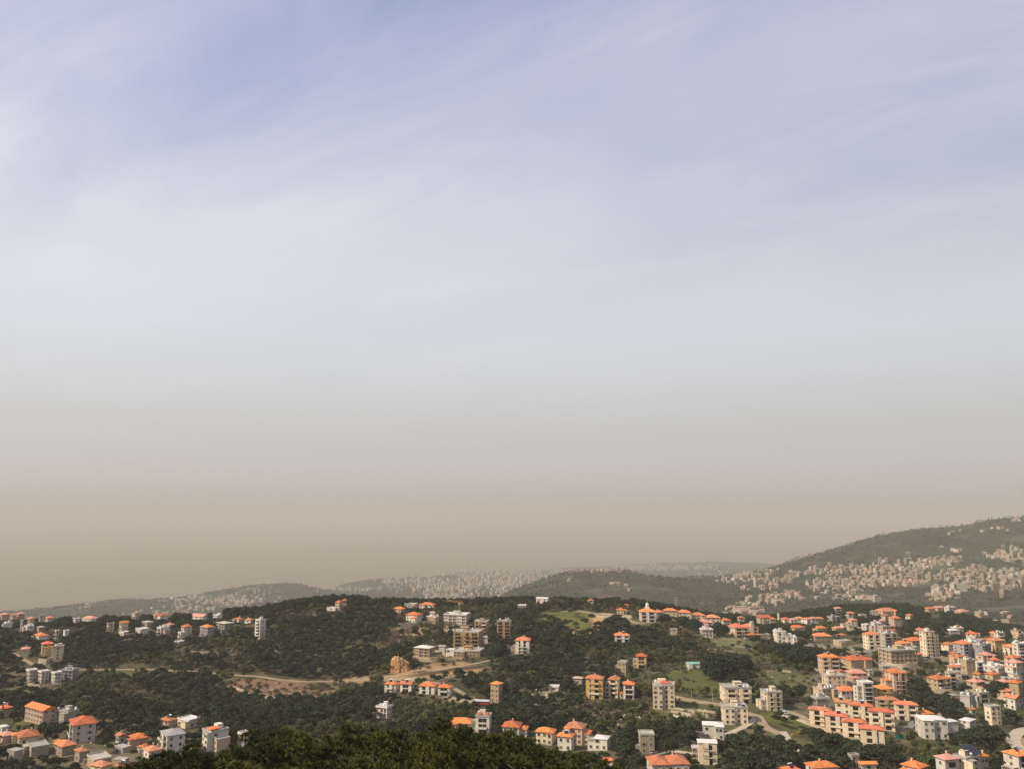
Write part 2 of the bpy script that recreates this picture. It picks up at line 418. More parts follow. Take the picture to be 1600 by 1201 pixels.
# middle, half sizes, colour, strength, trees left on it
patches = [(888, 969, 46, 16, (0.125, 0.12, 0.035), 1, 0.04), (937, 972, 14, 14, (0.42, 0.26, 0.12), 1, 0.0), (905, 990, 26, 7, EARTH, 0.9, 0.05), (955, 962, 34, 4, TANE, 1, 0.0),
           (1000, 973, 22, 6, OLIVE, 0.9, 0.05), (996, 982, 8, 4, EARTH, 1, 0.0), (1088, 1066, 42, 24, GRASS, 1, 0.03), (1135, 1002, 42, 13, (0.15, 0.145, 0.06), 1, 0.05), (1170, 1025, 30, 12, OLIVE, .9, .3),
           (1060, 1112, 45, 13, OLIVE, 0.9, 0.2), (1235, 1127, 36, 14, GRASS, 1, 0.02), (1245, 1070, 45, 26, OLIVE, 0.9, 0.18), (1090, 1180, 40, 8, GRASS, 0.9, 0.05),
           (410, 1075, 66, 15, BROWN, 1, 0.30), (475, 1085, 60, 14, BROWN, 0.8, 0.4), (45, 1043, 34, 8, OLIVE, 1, 0.05), (210, 1052, 60, 4, GRASS, 0.7, 0.3),
           (680, 1050, 78, 9, EARTH, 0.9, 0.02), (700, 1040, 40, 6, EARTH, 0.8, 0.1), (625, 1060, 30, 6, TANE, 0.8, 0.0), (720, 1092, 25, 6, TANE, 0.9, 0.0), (720, 985, 26, 8, TANE, 0.9, 0.05), (640, 985, 30, 10, EARTH, 0.8, 0.15), (670, 1022, 40, 8, TANE, .7, .1),
           (1460, 1045, 160, 34, TOWN, 0.6, 0.28), (1500, 1010, 110, 14, TOWN, 0.5, 0.35), (1310, 1013, 60, 9, TOWN, 0.9, 0.03), (1330, 1120, 75, 34, TOWN, 0.6, 0.12), (1330, 1075, 50, 20, TOWN, 0.6, 0.12), (1330, 995, 80, 14, OLIVE, 0.6, 0.35),
           (100, 1155, 120, 34, (0.14, 0.115, 0.065), 0.7, 0.42), (40, 1132, 60, 8, OLIVE, 1, 0.08), (160, 1185, 60, 14, TOWN, .6, .1), (245, 1165, 70, 16, (0.13, 0.105, 0.06), .7, .42),
           (1600, 1160, 24, 22, TANE, 0.8, 0.0), (1240, 1158, 24, 14, OLIVE, 0.9, 0.1), (1180, 1150, 50, 20, OLIVE, 0.7, 0.35), (1150, 1100, 60, 12, OLIVE, .6, .2),
           (850, 1088, 40, 10, OLIVE, .8, .35), (990, 1135, 40, 12, OLIVE, .7, .4), (1120, 985, 60, 6, TOWN, .6, .15), (1240, 972, 50, 4, TOWN, .7, .1), (1530, 1095, 60, 14, OLIVE, .8, .3),
           (1490, 1160, 90, 24, OLIVE, .4, .9), (100, 985, 90, 14, OLIVE, .3, .7), (930, 1160, 60, 24, OLIVE, .5, .35), (610, 1108, 30, 10, OLIVE, .6, .4), (560, 1075, 40, 6, OLIVE, .7, .4), (925, 1042, 34, 11, (0.14, 0.115, 0.065), .8, .3), (1200, 1085, 30, 10, OLIVE, .8, .25), (560, 1012, 50, 8, OLIVE, .6, .5), (660, 1100, 40, 8, OLIVE, .5, .5), (1020, 1062, 22, 10, OLIVE, .7, .4),
           (330, 1020, 50, 8, (0.13, 0.105, 0.065), .7, .45), (60, 1078, 50, 9, OLIVE, .7, .4), (850, 1050, 40, 8, OLIVE, .5, .5), (440, 1020, 40, 8, (0.11, 0.10, 0.05), .6, .5), (1110, 1025, 30, 8, GRASS, .7, .35), (560, 1062, 45, 5, EARTH, .8, .2)]
PW = []
for cx, cy_, rx, ry, c, s, tr in patches:
    e = wellipse(cx, cy_, rx, ry)
    if e: PW.append(e + (c, s, tr))
def patch_fields(X, Y):
    """ground colour and how densely trees grow"""
    n1 = fbm(X / 23, Y / 23, 5, 4); n2 = fbm(X / 7, Y / 7, 15, 3); n3 = fbm(X / 300, Y / 300, 25, 4)
    base = np.stack([0.050 + 0.05 * n1, 0.048 + 0.036 * n1, 0.022 + 0.024 * n1], -1)
    bare = np.clip((n2 * 0.5 + n1 * 0.5 - 0.55) * 5, 0, 1)[..., None]
    base = base * (1 - bare) + np.array([0.15, 0.112, 0.070]) * bare
    farc = np.clip((Y - 1250) / 300, 0, 1)[..., None]
    fcol = np.stack([0.030 + 0.028 * n3, 0.034 + 0.022 * n3, 0.018 + 0.012 * n3], -1)
    n4 = np.clip((fbm(X / 70, Y / 70, 35, 4) - 0.60) * 6, 0, 1)[..., None] * 0.6
    fcol = fcol * (1 - n4) + np.array([0.15, 0.125, 0.085]) * n4
    col = base * (1 - farc) + fcol * farc
    den = np.ones(X.shape)
    for cx, cyy, rx, ry, c, s, tr in PW:
        d = np.sqrt(((X - cx) / rx) ** 2 + ((Y - cyy) / ry) ** 2)
        d = d + (fbm(X / 11, Y / 11, 45, 3) - 0.5) * 0.7
        k = np.clip((1.12 - d) / 0.25, 0, 1) * s
        v = (0.75 + 0.5 * n2)[..., None]
        col = col * (1 - k[..., None]) + np.array(c) * v * k[..., None]
        kk = np.clip((1.12 - d) / 0.2, 0, 1)
        den = den * (1 - kk) + tr * kk
    return col, den
rows = np.concatenate([np.arange(-150, 330, 9.0), np.arange(330, 1300, 3.2), np.geomspace(1300, 17000, 230)])
us = np.linspace(-1.15, 1.15, 520)
gx = us[None, :] * (rows[:, None] + Y0); gy = np.repeat(rows[:, None], len(us), 1)
gz = height(gx, gy)
gcol, _ = patch_fields(gx, gy)
nr, nc = gx.shape
me = bpy.data.meshes.new('ground')
me.vertices.add(nr * nc)
me.vertices.foreach_set('co', np.stack([gx, gy, gz], -1).astype(np.float32).ravel())
ii = np.arange(nr * nc).reshape(nr, nc)
quads = np.stack([ii[:-1, :-1], ii[:-1, 1:], ii[1:, 1:], ii[1:, :-1]], -1).reshape(-1, 4)
me.loops.add(quads.size); me.loops.foreach_set('vertex_index', quads.ravel().astype(np.int32))
me.polygons.add(len(quads)); me.polygons.foreach_set('loop_start', (np.arange(len(quads)) * 4).astype(np.int32))
me.polygons.foreach_set('use_smooth', np.ones(len(quads), bool))
me.update()
ca = me.color_attributes.new('soil', 'FLOAT_COLOR', 'POINT')
ca.data.foreach_set('color', np.concatenate([gcol, np.ones(gcol.shape[:2] + (1,))], -1).astype(np.float32).ravel())
mg = bpy.data.materials.new('ground_cover'); mg.use_nodes = True
nt = mg.node_tree; bs = nt.nodes['Principled BSDF']; bs.inputs['Roughness'].default_value = 0.95; bs.inputs['Specular IOR Level'].default_value = 0.1
va = nt.nodes.new('ShaderNodeVertexColor'); va.layer_name = 'soil'
geo = nt.nodes.new('ShaderNodeNewGeometry')
nz = nt.nodes.new('ShaderNodeTexNoise'); nz.inputs['Scale'].default_value = 0.35; nz.inputs['Detail'].default_value = 6; nz.inputs['Roughness'].default_value = 0.7
nt.links.new(geo.outputs['Position'], nz.inputs['Vector'])
nm = nt.nodes.new('ShaderNodeMapRange'); nm.inputs['From Min'].default_value = 0.3; nm.inputs['From Max'].default_value = 0.7; nm.inputs['To Min'].default_value = 0.55; nm.inputs['To Max'].default_value = 1.45
nt.links.new(nz.outputs['Fac'], nm.inputs['Value'])
mu = nt.nodes.new('ShaderNodeVectorMath'); mu.operation = 'SCALE'
nt.links.new(va.outputs[0], mu.inputs[0]); nt.links.new(nm.outputs[0], mu.inputs['Scale']); nt.links.new(mu.outputs[0], bs.inputs['Base Color'])
me.materials.append(mg)
ground = link('ground', me); tag(ground, kind='structure', label='hilly ground of grass, scrub and bare earth')
# sea beyond the coast
SEA = -520.0
ms = MB(); ms.add([(-45000, 3500, SEA), (45000, 3500, SEA), (45000, 48000, SEA), (-45000, 48000, SEA)], [(0, 1, 2, 3)])
mw = bpy.data.materials.new('hazy_sea'); mw.use_nodes = True
b = mw.node_tree.nodes['Principled BSDF']; b.inputs['Base Color'].default_value = (0.17, 0.12, 0.04, 1); b.inputs['Roughness'].default_value = 0.4; b.inputs['IOR'].default_value = 1.33
tag(ms.build('sea', mw), kind='structure', label='pale sea lost in the haze')
# the dusty air
hz = MB(); hz.box(-46000, 46000, -2500, 49000, -640, 280)
mh = bpy.data.materials.new('dusty_air'); mh.use_nodes = True
nt = mh.node_tree; nt.nodes.clear()
ho = nt.nodes.new('ShaderNodeOutputMaterial'); pv = nt.nodes.new('ShaderNodeVolumePrincipled')
pv.inputs['Color'].default_value = (0.69, 0.65, 0.572, 1)
pv.inputs['Density'].default_value = 9.6e-5
pv.inputs['Anisotropy'].default_value = 0.0
pv.inputs['Density Attribute'].default_value = ''
nt.links.new(pv.outputs[0], ho.inputs['Volume'])
tag(hz.build('haze', mh), kind='stuff', label='pale dusty haze over the coast')

# ------------------------------------------------------------------ the houses of the near slopes
# middle x, width, y of eaves, y of foot (as the photograph shows them) | roof wall style | turn in degrees (+ turns the front to the left) | options | what it is
HOUSES = """
6 16 960 970|k p w|10|Y1150|faded pink roofed house at the far left end of the ridge
19 14 961 969|k p w|-15|Y1180|low pinkish house beside the leftmost ridge house
32 14 959 969|k o w|20|Y1160|dull red house on the ridge behind the narrow white tower
12 16 974 981|F w p|15||low white flat house below the leftmost pink roofs
33 5 970 985|F w p|20||narrow white tower house on the left ridge
45 15 979 986|F w w|10||long low white house right of the narrow white tower
64 9 963 973|F c w|25|Y1100|cream block with a dark arch on the left ridge
77 15 965 973|r c w|15|Y1120|red roofed cream house right of the cream arch block
48 12 966 975|k p w|-10|Y1090|pink roofed house behind the long low white house
64 14 980 988|A s p|15||grey roofed house above the wide orange roof on the left
64 25 993 1000|h w p|12||white house under a wide orange roof on the left wooded slope
88 7 986 1002|F w b|20||narrow white house with stacked balconies among dark trees
103 11 986 993|F w p|20||small white house alone right of the narrow balconied one
119 11 967 974|F w p|15|Y1050|small white house just under the left skyline
141 22 966 972|k w p|0|Y1130|long faded red roof on the skyline left of the tree dome
39 20 1014 1027|k c p|35||cream house with pink hipped roof at the bend of the road
73 24 1007 1026|r t w|22||tan apartment house with red roof above the road bend
90 24 1012 1031|F c b|35||cream flat roofed block stepping down beside the tan apartment house
48 17 1048 1064|F w f|12||first of three white gridded blocks below the road, nearest the field
67 16 1050 1066|F w f|12||middle one of three white gridded blocks below the road
87 15 1052 1068|F w f|12||third white gridded block below the road, beside the grey one
108 25 1048 1063|F b f|-20||grey shaded block at the end of the gridded row
172 12 975 987|F c w|25||small cream house on the left ridge before the orange roofed one
193 18 974 989|h c b|25||cream house with orange roof on the left ridge
194 14 988 993|F w p|10||low white terrace house below the cream orange roofed house
212 13 959 969|F c w|20|Y1080|cream block on the skyline left of the big red roof
252 25 962 969|r w w|15|Y1080|white house with big red roof on the left skyline
312 24 963 969|k w p|0|Y1150|long pale red roof low on the skyline left of centre
340 14 961 967|F w p|10|Y1200|small white box on the skyline before the tan pavilion
231 19 972 981|T g w|15||tan hipped roof house behind the white low one on the ridge
222 21 983 990|F w p|12||low white flat roofed house under the tan hipped roof
265 14 976 983|k s p|10||small faded red roof among trees on the left ridge
256 22 982 992|F w b|15||white house with long balconies under the faded red roof
291 17 979 992|r c w|20||red roofed cream house with tall front on the left slope
283 11 989 1001|F w b|20||white stacked balconies below the red roofed cream house
280 15 1003 1009|F g p|15||grey low house at the foot of the white stacked balconies
323 20 980 994|r b w|10||grey glazed house with thin red roof on the ridge
351 26 974 986|T g f|18||open concrete house under a broad tan roof on the ridge
372 16 967 973|r w w|10||red roofed house right behind the broad tan roof
389 11 968 973|r w p|0||small red roof beside the tall white balconied block
406 17 970 998|F w b|25||tall white balconied block at the foot of the pine hill
529 11 941 953|r p w|20||red roofed tower house on top of the pine hill
538 9 938 948|r p w|-20||lower red roofed wing house beside the hilltop tower house
520 17 951 954|F w p|10||long white terrace building under the hilltop tower house
624 17 951 957|r p p|10||faded orange roof among pines right of the pine hill
642 20 944 949|F g w|5||grey flat roofed block on the skyline right of the pine hill
668 24 945 950|r w p|5||wide red roof on the skyline left of the crane
647 25 961 973|h w w|24||white villa with orange hipped roof above stone terraces
676 8 957 963|F w p|10||tiny white cube house left of the round concrete block
676 18 964 973|F t p|10||low tan house right of the white villa
714 40 961 975|F w f|8||wide unfinished white concrete block on the tan cut below the crane
753 23 972 992|F n b|12||tan and pink apartment block behind the big tan one
788 23 972 997|F n b|8||tan apartment tower with pale balconies standing apart right of its twin
732 46 989 1017|F n b|10||big tan apartment block with rows of dark balconies in the middle
733 46 1018 1027|F n w|8||long brown podium with windows under the big tan apartment block
757 10 996 1005|F w p|0||small white annex at the right foot of the big tan block
663 32 1013 1027|W t f|15||tan villa with white roof and dark arches above the cliff
692 13 1010 1021|A g p|25||small grey house between the white roofed villa and the tan block
705 15 1016 1025|F w w|10||whitish low house at the left foot of the big tan block
612 21 1069 1082|h w b|8||leftmost of four white villas with orange roofs in a row
636 20 1069 1081|h w b|8||second from the left of the four orange roofed white villas
669 27 1072 1084|h w b|6||third and widest of the four orange roofed white villas
695 20 1074 1087|h w b|6||rightmost of the four orange roofed white villas
776 19 1070 1098|h t w|28||slender tan tower house with an orange roof cap
720 40 1130 1138|h c p|0||long low orange roof left of a white apartment house
752 31 1121 1146|P w b|6||white apartment house with two small red roofs at the forest edge
600 23 1106 1122|F w f|15||white skeletal house half hidden in trees behind the foreground pines
806 42 1137 1154|h w w|10||orange roofed white house at the right end of the foreground pines
848 21 935 940|W w p|20|Y930|long white shed standing alone on the wooded skyline
816 14 946 951|F w f|10||white roofless ruin in the woods below the white shed
923 8 938 941|r w p|0|Y960|sliver of red roof poking over the wooded skyline
972 18 953 960|h c w|18||orange roofed cream house beside the dirt road on the ridge
978 9 945 949|r c p|10|Y960|small red roof just behind the house by the dirt road
972 25 993 1003|r w b|12||white house with red roof standing alone in dark woods
814 32 1001 1021|r w b|10||white and tan house with red roof at the right of the forest valley
971 23 1036 1055|F t w|32||tan flat roofed block left of the orange capped one
1000 25 1026 1044|h t b|22||tan apartment house with orange cap in the middle woods
904 18 1060 1069|T g p|25||small grey gabled house left of the cream apartment row
930 31 1062 1092|h y b|20||first cream apartment block with orange roof, left of the row
957 26 1063 1090|h c b|30||second cream apartment block set back in the row
980 26 1070 1092|h w b|18||third block of the row, white with a pointed orange roof
866 18 1074 1080|F w p|15||low white walled shelter among rocks left of the cream row
853 32 1145 1163|h c w|18||cream house with steep orange roof and roof tank above the pines
884 27 1152 1173|h w w|22||front white block under a pointed orange roof near the bottom
905 46 1140 1165|h p w|24||long pinkish block with orange roofs behind the white front block
936 38 1156 1173|W w w|25||house with broken white roofs right of the long pinkish block
951 16 1188 1198|h w p|15||tiny white house with orange roof at the bottom below the broken roofs
1007 32 1150 1178|F s w|10||square tan stone block with small windows near the bottom
1012 28 956 972|h w b|14|cupola|white building with orange roof and a lantern on top
1047 22 954 962|h c p|10||orange roof just right of the lantern building on the ridge
1069 22 957 966|r c w|15||second red roof down the ridge from the lantern building
1090 22 961 968|r c w|12||third red roof down the ridge from the lantern building
1113 25 965 973|r c w|15||broad red roof in the middle of the ridge row
1103 26 972 980|k p w|25||long pale orange roofs sloping in front of the ridge row
1134 15 969 977|r c w|10||small red roofed house before the long tiered building
1162 42 981 996|r c b|8|tower|long tiered building with red roofs and a white stair tower
1104 19 984 996|F w f|10||white ruined frame beside the dark umbrella pine
1158 12 965 972|r c p|10|Y960|small orange house behind the long tiered building
1193 22 965 976|r c w|18||corner house with red roofs at the right end of the long tiered building
1083 21 1037 1044|Q w p|12||pale shed with turquoise roof in the green field
1194 17 992 999|F p p|5||low pinkish shed at the edge of the terraces
1053 13 984 992|F s p|20||small stone ruin on the tan slope below the ridge row
1206 12 967 974|r p w|10|Y1010|village house at the left end of the red row beside the steeple
1227 13 967 974|r c w|-10|Y1015|village house with red roof right of the steeple
1239 12 968 974|k c w|15|Y1010|small pale roofed house in the red village row
1249 13 966 974|r w w|10|Y1020|white fronted house in the middle of the red village row
1260 12 967 974|r w w|-5|Y1015|red roofed house near the right end of the village row
1271 13 966 972|k c w|10|Y1030|pale orange house second from the end of the village row
1280 12 966 971|r p w|10|Y1040|last red house at the right end of the village row
1245 22 980 985|h c p|10||orange roofed bungalow under the village row
1281 18 981 986|h t p|0||flat bright orange roof right of the bungalow
1309 15 981 986|k t p|5||pale low roof right of the bright orange one
1222 25 988 1004|F w b|15||white house with roof terrace above the car park road
1231 27 996 1006|F w w|20||lower white wing in front of the roof terrace house
1283 30 994 1001|r s p|15||long red roof among trees above the car park
1315 12 992 997|r c p|0||tiny red roofed house above the flat tan house
1316 23 1002 1009|F t p|5||flat tan house by the car park
1331 17 969 980|h c w|20||orange roofed cream villa on the wooded rise
1321 14 976 982|F c w|20||cream block left of the villa on the wooded rise
1329 9 978 986|F c p|20||small cream front below the villa on the wooded rise
1348 11 961 969|F p w|15||small pinkish block near the top of the wooded rise
1385 34 955 962|r c p|5||long orange roof on top of the wooded rise
1377 12 970 977|k t w|15||tan house with faded roof on the wooded rise
1402 22 966 980|h p w|15||orange roofed pinkish house at the right of the wooded rise
1421 11 961 969|h c w|-10||small orange roofed house beside the pinkish one
1363 24 992 1014|r c b|15||cream balconied block with pointed red roof right of the car park
1388 25 991 1014|F g b|10||grey flat annex joined to the red pointed block
1296 32 1028 1054|h p b|20||six storey block with orange roof and pale corner piers
1338 40 1031 1044|h t p|5||long orange hipped roof right of the six storey block
1404 54 1018 1042|F t f|14||big unfinished concrete block with dark open floors
1304 34 1058 1082|F c w|18||pale square house with small windows below the six storey block
1340 32 1053 1078|k p w|22||pinkish house with grey water tanks above the white banded block
1397 38 1053 1083|h p b|18||tan banded block with orange roof behind the bright one
1384 34 1077 1096|h y b|14||ochre block under a bright orange pyramid roof
1350 29 1069 1100|F w b|15||white banded apartment block left of the ochre one
1322 32 1079 1094|r w w|8||long white house with red roof left of the white banded block
1283 25 1092 1108|F g f|12||dark unfinished shell behind the long estate
1283 33 1112 1136|r c b|46||upper left block of the front row of the long red roofed estate
1308 33 1121 1146|r c b|46||second block of the front row of the red roofed estate
1336 35 1131 1154|r c b|46||third block of the front row of the red roofed estate
1364 36 1142 1163|r c b|46||lowest block of the front row of the red roofed estate
1318 27 1099 1116|r c w|46||upper block of the back row of the red roofed estate
1347 33 1105 1129|r c b|46||middle block of the back row of the red roofed estate
1379 36 1115 1142|r c b|46||lower block of the back row of the red roofed estate
1387 34 1095 1113|r t b|30||rear block of the red roofed estate behind the back row
1417 34 1103 1127|r c b|38||rightmost block of the red roofed estate
1457 48 1127 1155|W w w|34||big white cornered house with white roof right of the estate
1446 22 1115 1126|h c w|20||cream house with terracotta roof behind the white cornered house
1484 24 1128 1145|W w p|15||white house with rounded roofs right of the white cornered house
1513 26 1126 1138|W w p|-10||low spreading white roofs beside the dark round tree
1553 21 1106 1133|F c w|22||beige narrow tower house in the trees at right
1587 28 1091 1108|r w w|8||white house with red roof by the right edge above the round road
1514 25 1088 1104|F g p|-8||grey flat house behind the dark round tree
1519 10 1108 1116|h c p|5||little house with an orange cone roof beside the dark round tree
1468 29 1061 1080|h t b|5||round tan villa with tiered orange roofs
1488 16 1053 1076|F c b|20||cream balconied house joined to the round tan villa
1411 20 1005 1017|h c b|10||cream house with small orange roof above the unfinished concrete block
1430 28 1001 1014|h p w|10||wide orange roof left of the tall cream stepped house
1454 26 989 1026|F c b|20||tall cream stepped house on the right ridge
1458 12 1007 1024|h c w|10||small orange roofed front of the tall cream stepped house
1488 21 985 998|W w w|15||white weathered house alone before the dark right valley
1519 24 991 1003|h c w|-25||orange gabled cream house on the right ridge
1508 28 1006 1027|h b b|5||grey balconied block with wide orange roof on the right ridge
1533 27 1008 1028|F b w|5||blank grey annex right of the grey balconied block
1542 26 1001 1008|h p p|0||thin long orange roof behind the grey annex
1558 23 1001 1018|h y w|15||yellow house with orange pyramid roof before cypresses
1579 22 1011 1024|h c w|5||orange roofed house between the yellow house and the tall white one
1595 18 1007 1035|F w b|20||tall white house cut by the right edge on the ridge
1492 17 1020 1026|r t p|0||low red awning roof left of the grey balconied block
1540 25 1024 1037|k o w|8||terracotta house with terrace below the grey annex
1514 19 1033 1054|F t w|15||plain beige block in the right hand village
1530 15 1036 1051|F w b|20||white balconied house right of the plain beige block
1555 28 1042 1055|F w w|5||wide white house with arches in the right hand village
1551 19 1053 1061|h t p|0||low orange roof in front of the wide white house
1527 15 1053 1063|h p w|-20||orange gabled cottage in the right hand village
1585 25 1036 1056|k w w|8||white house with faded red roof near the right edge of the village
1496 18 1040 1048|F w p|10||small white box house above the round tan villa
1452 16 951 958|h t w|15|Y1260|orange and tan house on the far rise right of the long orange roof
1466 15 949 955|k p p|0|Y1270|pale pink roof on the far rise
1485 16 949 954|F w p|10|Y1260|white flat building on the far rise
1461 14 960 966|F c w|10|Y1190|cream house below the pale pink roof on the far rise
1503 20 955 959|k p p|0|Y1230|long low pinkish building on the far rise
1531 13 957 964|F t w|25|Y1220|tan block at the end of the far rise
1482 30 1187 1212|k w b|12||white house with curved pale red roof at the bottom right
1513 32 1186 1212|F c w|5|solar|cream house with black solar panels at the bottom right
1536 16 1182 1206|h w w|10||narrow white house with orange roof right of the solar panels
1588 40 1182 1212|h w b|10||white villa with large orange roof in the bottom right corner
1357 26 1195 1216|g w p|20||house with a large plain orange roof slope at the bottom
1336 14 1183 1212|F g w|10||grey block with roof tanks left of the large orange roof slope
1285 44 1200 1220|h w p|10||white house with broken orange roofs at the bottom edge
1236 28 1205 1222|h w p|0||orange roof tip at the bottom edge left of the broken roofs
1428 42 1201 1222|h g w|-10||house with dark terrace and orange roof at the bottom edge
1044 64 1197 1220|h w w|8||large orange roofed white villa at the bottom centre right
1115 38 1135 1155|W w w|24||white villa with a white pyramid roof beside the curved road
1106 34 1163 1195|W c b|22||pale house with rounded white flat roof below the white villa
1088 14 1170 1186|F p w|22||small pinkish wing left of the rounded white roof
1150 48 1077 1099|F c b|14||long four storey cream block with roof tanks beyond the road
1148 44 1108 1132|F c w|20||cream cornered house in front of the long four storey block
1202 38 1084 1110|F c b|10||cream apartment house on stilts at the road junction
1038 40 1073 1108|P c w|22||seven storey pale block with a red roof piece in the centre right
62 58 1108 1129|g p w|5||long pinkish building with plain orange roof at left
103 32 1113 1128|F g p|-5||grey flat annex right of the long pinkish building
6 20 1106 1119|r p p|0||red roofed house cut by the left edge beside cypresses
127 54 1133 1160|h w b|28||white four storey house with orange roof at lower left
42 44 1151 1162|h c w|22||orange roofed bungalow at the left below the field
9 22 1149 1160|k p p|10||pale pink roof at the left edge beside the orange bungalow
58 44 1168 1180|F s p|20||old tan stone house with flat earthen roof at lower left
100 36 1165 1180|r s p|12||dark stone house with low red roof at lower left
92 12 1158 1166|h c p|0||tiny orange roof peeping behind the dark stone house
126 22 1174 1190|h s p|15||stone cottage with small orange roof at lower left
154 46 1188 1200|F t p|22||tan walled yard house near the bottom left
158 26 1196 1206|h c p|0||orange lean-to roof on the bottom edge at left
190 16 1197 1208|h o w|0||orange house corner on the bottom edge at left
188 17 1150 1160|r w w|22||small red roofed house left of a wider orange one
216 32 1154 1168|h p w|24||wide orange roofed house left of the grey roofed block
237 29 1173 1185|h w p|24||orange gabled bungalow in front of the grey roofed block
268 46 1150 1180|A w b|30||white block with grey sheds on the roof at lower left
338 48 1147 1174|P w w|22||white cornered block with one orange roof piece at lower left
263 23 1125 1133|r p w|10||red roofed low house left of the cream flat one in the woods
295 33 1126 1136|F c w|12||cream flat house with white roof gear in the woods
381 19 1148 1168|F w f|20||white ruined frame poking out of the trees at lower left
302 11 1173 1184|F w p|10||tiny white hut between the two lower left blocks
5 16 1135 1144|W w p|10||white domed shed at the left edge
"""
rng = random.Random(7)
MESHC = {}
def cached(key, fn):
    if key not in MESHC: MESHC[key] = fn()
    return MESHC[key]
def window_mesh(w, h):
    v = rng.choice((0, 0, 1, 2, 2, 3))
    def mk():
        m = MB(); t = 0.12
        m.box(-w / 2, w / 2, -0.04, 0.05, 0, h, 1)
        m.box(-w / 2 - t, -w / 2, -0.14, 0.05, -t, h + t, 0); m.box(w / 2, w / 2 + t, -0.14, 0.05, -t, h + t, 0)
        m.box(-w / 2, w / 2, -0.14, 0.05, h, h + t, 0); m.box(-w / 2, w / 2, -0.2, 0.05, -t, 0, 0)
        if v == 1: m.box(-w / 2, w / 2, -0.09, -0.04, h * .45, h, 2)                     # roller shutter half down
        if v == 2: m.box(-.05, .05, -0.1, -0.04, 0, h, 0)                                  # two casements
        if v == 3:                                                                         # open side shutters
            for s in (-1, 1): m.box(s * (w * .5 + t + w * .22) - w * .2, s * (w * .5 + t + w * .22) + w * .2, -0.09, 0.02, 0, h, 2)
        return m.mesh('window', [M_FRAME, M_GLASS, M_SHUT])
    return cached(('w', w, h, v), mk)
def opening_mesh(w, h):
    def mk():
        m = MB()
        m.box(-w / 2, w / 2, -0.03, 0.05, 0, h, 0)
        n = max(1, int(w / 2.2))
        for k in range(1, n): m.box(-w / 2 + w * k / n - 0.06, -w / 2 + w * k / n + 0.06, -0.08, 0.05, 0, h, 1)
        return m.mesh('dark_recess_door', [M_GLASS, M_FRAME])
    return cached(('o', w, h), mk)
def balcony_mesh(w, dp, wall, rail=False):
    def mk():
        m = MB()
        m.box(-w / 2, w / 2, -dp, 0, -0.22, 0)
        if rail:
            m.box(-w / 2, w / 2, -dp, -dp + .1, .95, 1.05, 1)
            n = int(w / .55)
            for k in range(n + 1): m.box(-w / 2 + (w - .06) * k / n, -w / 2 + .06 + (w - .06) * k / n, -dp + .02, -dp + .08, 0, .95, 1)
            for s in (-1, 1): m.box(s * (w / 2 - .05) - .05, s * (w / 2 - .05) + .05, -dp + .1, 0, .95, 1.05, 1)
        else:
            m.box(-w / 2, w / 2, -dp, -dp + 0.14, 0, 1.0); m.box(-w / 2, -w / 2 + 0.14, -dp + 0.14, 0, 0, 1.0); m.box(w / 2 - 0.14, w / 2, -dp + 0.14, 0, 0, 1.0)
        return m.mesh('balcony', [WALL[wall], M_RAIL])
    return cached(('b', w, dp, wall, rail), mk)
def tank_mesh():
    def mk():
        m = MB(); m.tube((0, 0, 0.25), (0, 0, 1.75), 0.62, 0.62, 10); m.tube((0, 0, 1.75), (0, 0, 1.95), 0.62, 0.25, 10)
        for a in (0.8, 2.4, 4, 5.5): m.tube((0.45 * math.cos(a), 0.45 * math.sin(a), 0), (0.45 * math.cos(a), 0.45 * math.sin(a), 0.26), 0.05, 0.05, 4)
        return m.mesh('water_tank', M_TANK)
    return cached('tank', mk)
def heater_mesh():
    def mk():
        m = MB()
        m.add([(-1, -1.0, 0.1), (1, -1.0, 0.1), (1, 0.9, 1.15), (-1, 0.9, 1.15), (-1, -1.0, 0.0), (1, -1.0, 0.0), (1, 0.9, 1.05), (-1, 0.9, 1.05)],
              [(0, 1, 2, 3), (7, 6, 5, 4), (0, 4, 5, 1), (2, 6, 7, 3), (1, 5, 6, 2), (3, 7, 4, 0)], 1)
        m.tube((-1.1, 1.0, 1.4), (1.1, 1.0, 1.4), 0.32, 0.32, 8)
        return m.mesh('solar_heater', [M_TANK, M_PANEL])
    return cached('heater', mk)
def chimney_mesh():
    def mk():
        m = MB(); m.box(-0.35, 0.35, -0.35, 0.35, -1.2, 1.2); m.box(-0.45, 0.45, -0.45, 0.45, 1.2, 1.4)
        return m.mesh('chimney', WALL['c'])
    return cached('chimney', mk)
def hip(m, x0, x1, y0, y1, z, rh, th=0.22, gable=False):
    w, d = x1 - x0, y1 - y0
    m.box(x0, x1, y0, y1, z - th, z)
    if gable or abs(w - d) < 0.05: k = 0 if gable else min(w, d) / 2
    else: k = min(w, d) / 2
    if w >= d:
        r = [(x0 + k, (y0 + y1) / 2, z + rh), (x1 - k, (y0 + y1) / 2, z + rh)]
        m.add([(x0, y0, z + .01), (x1, y0, z + .01), (x1, y1, z + .01), (x0, y1, z + .01)] + r, [(0, 1, 5, 4), (1, 2, 5), (2, 3, 4, 5), (3, 0, 4)])
    else:
        r = [((x0 + x1) / 2, y0 + k, z + rh), ((x0 + x1) / 2, y1 - k, z + rh)]
        m.add([(x0, y0, z + .01), (x1, y0, z + .01), (x1, y1, z + .01), (x0, y1, z + .01)] + r, [(0, 1, 4), (1, 2, 5, 4), (2, 3, 5), (3, 0, 4, 5)])
RECTS = []          # (x0, x1, ytop, ybase, Y) of the houses as seen from the photographer's place
FEET = []           # footprints on the ground
ALL_HOUSES = {}
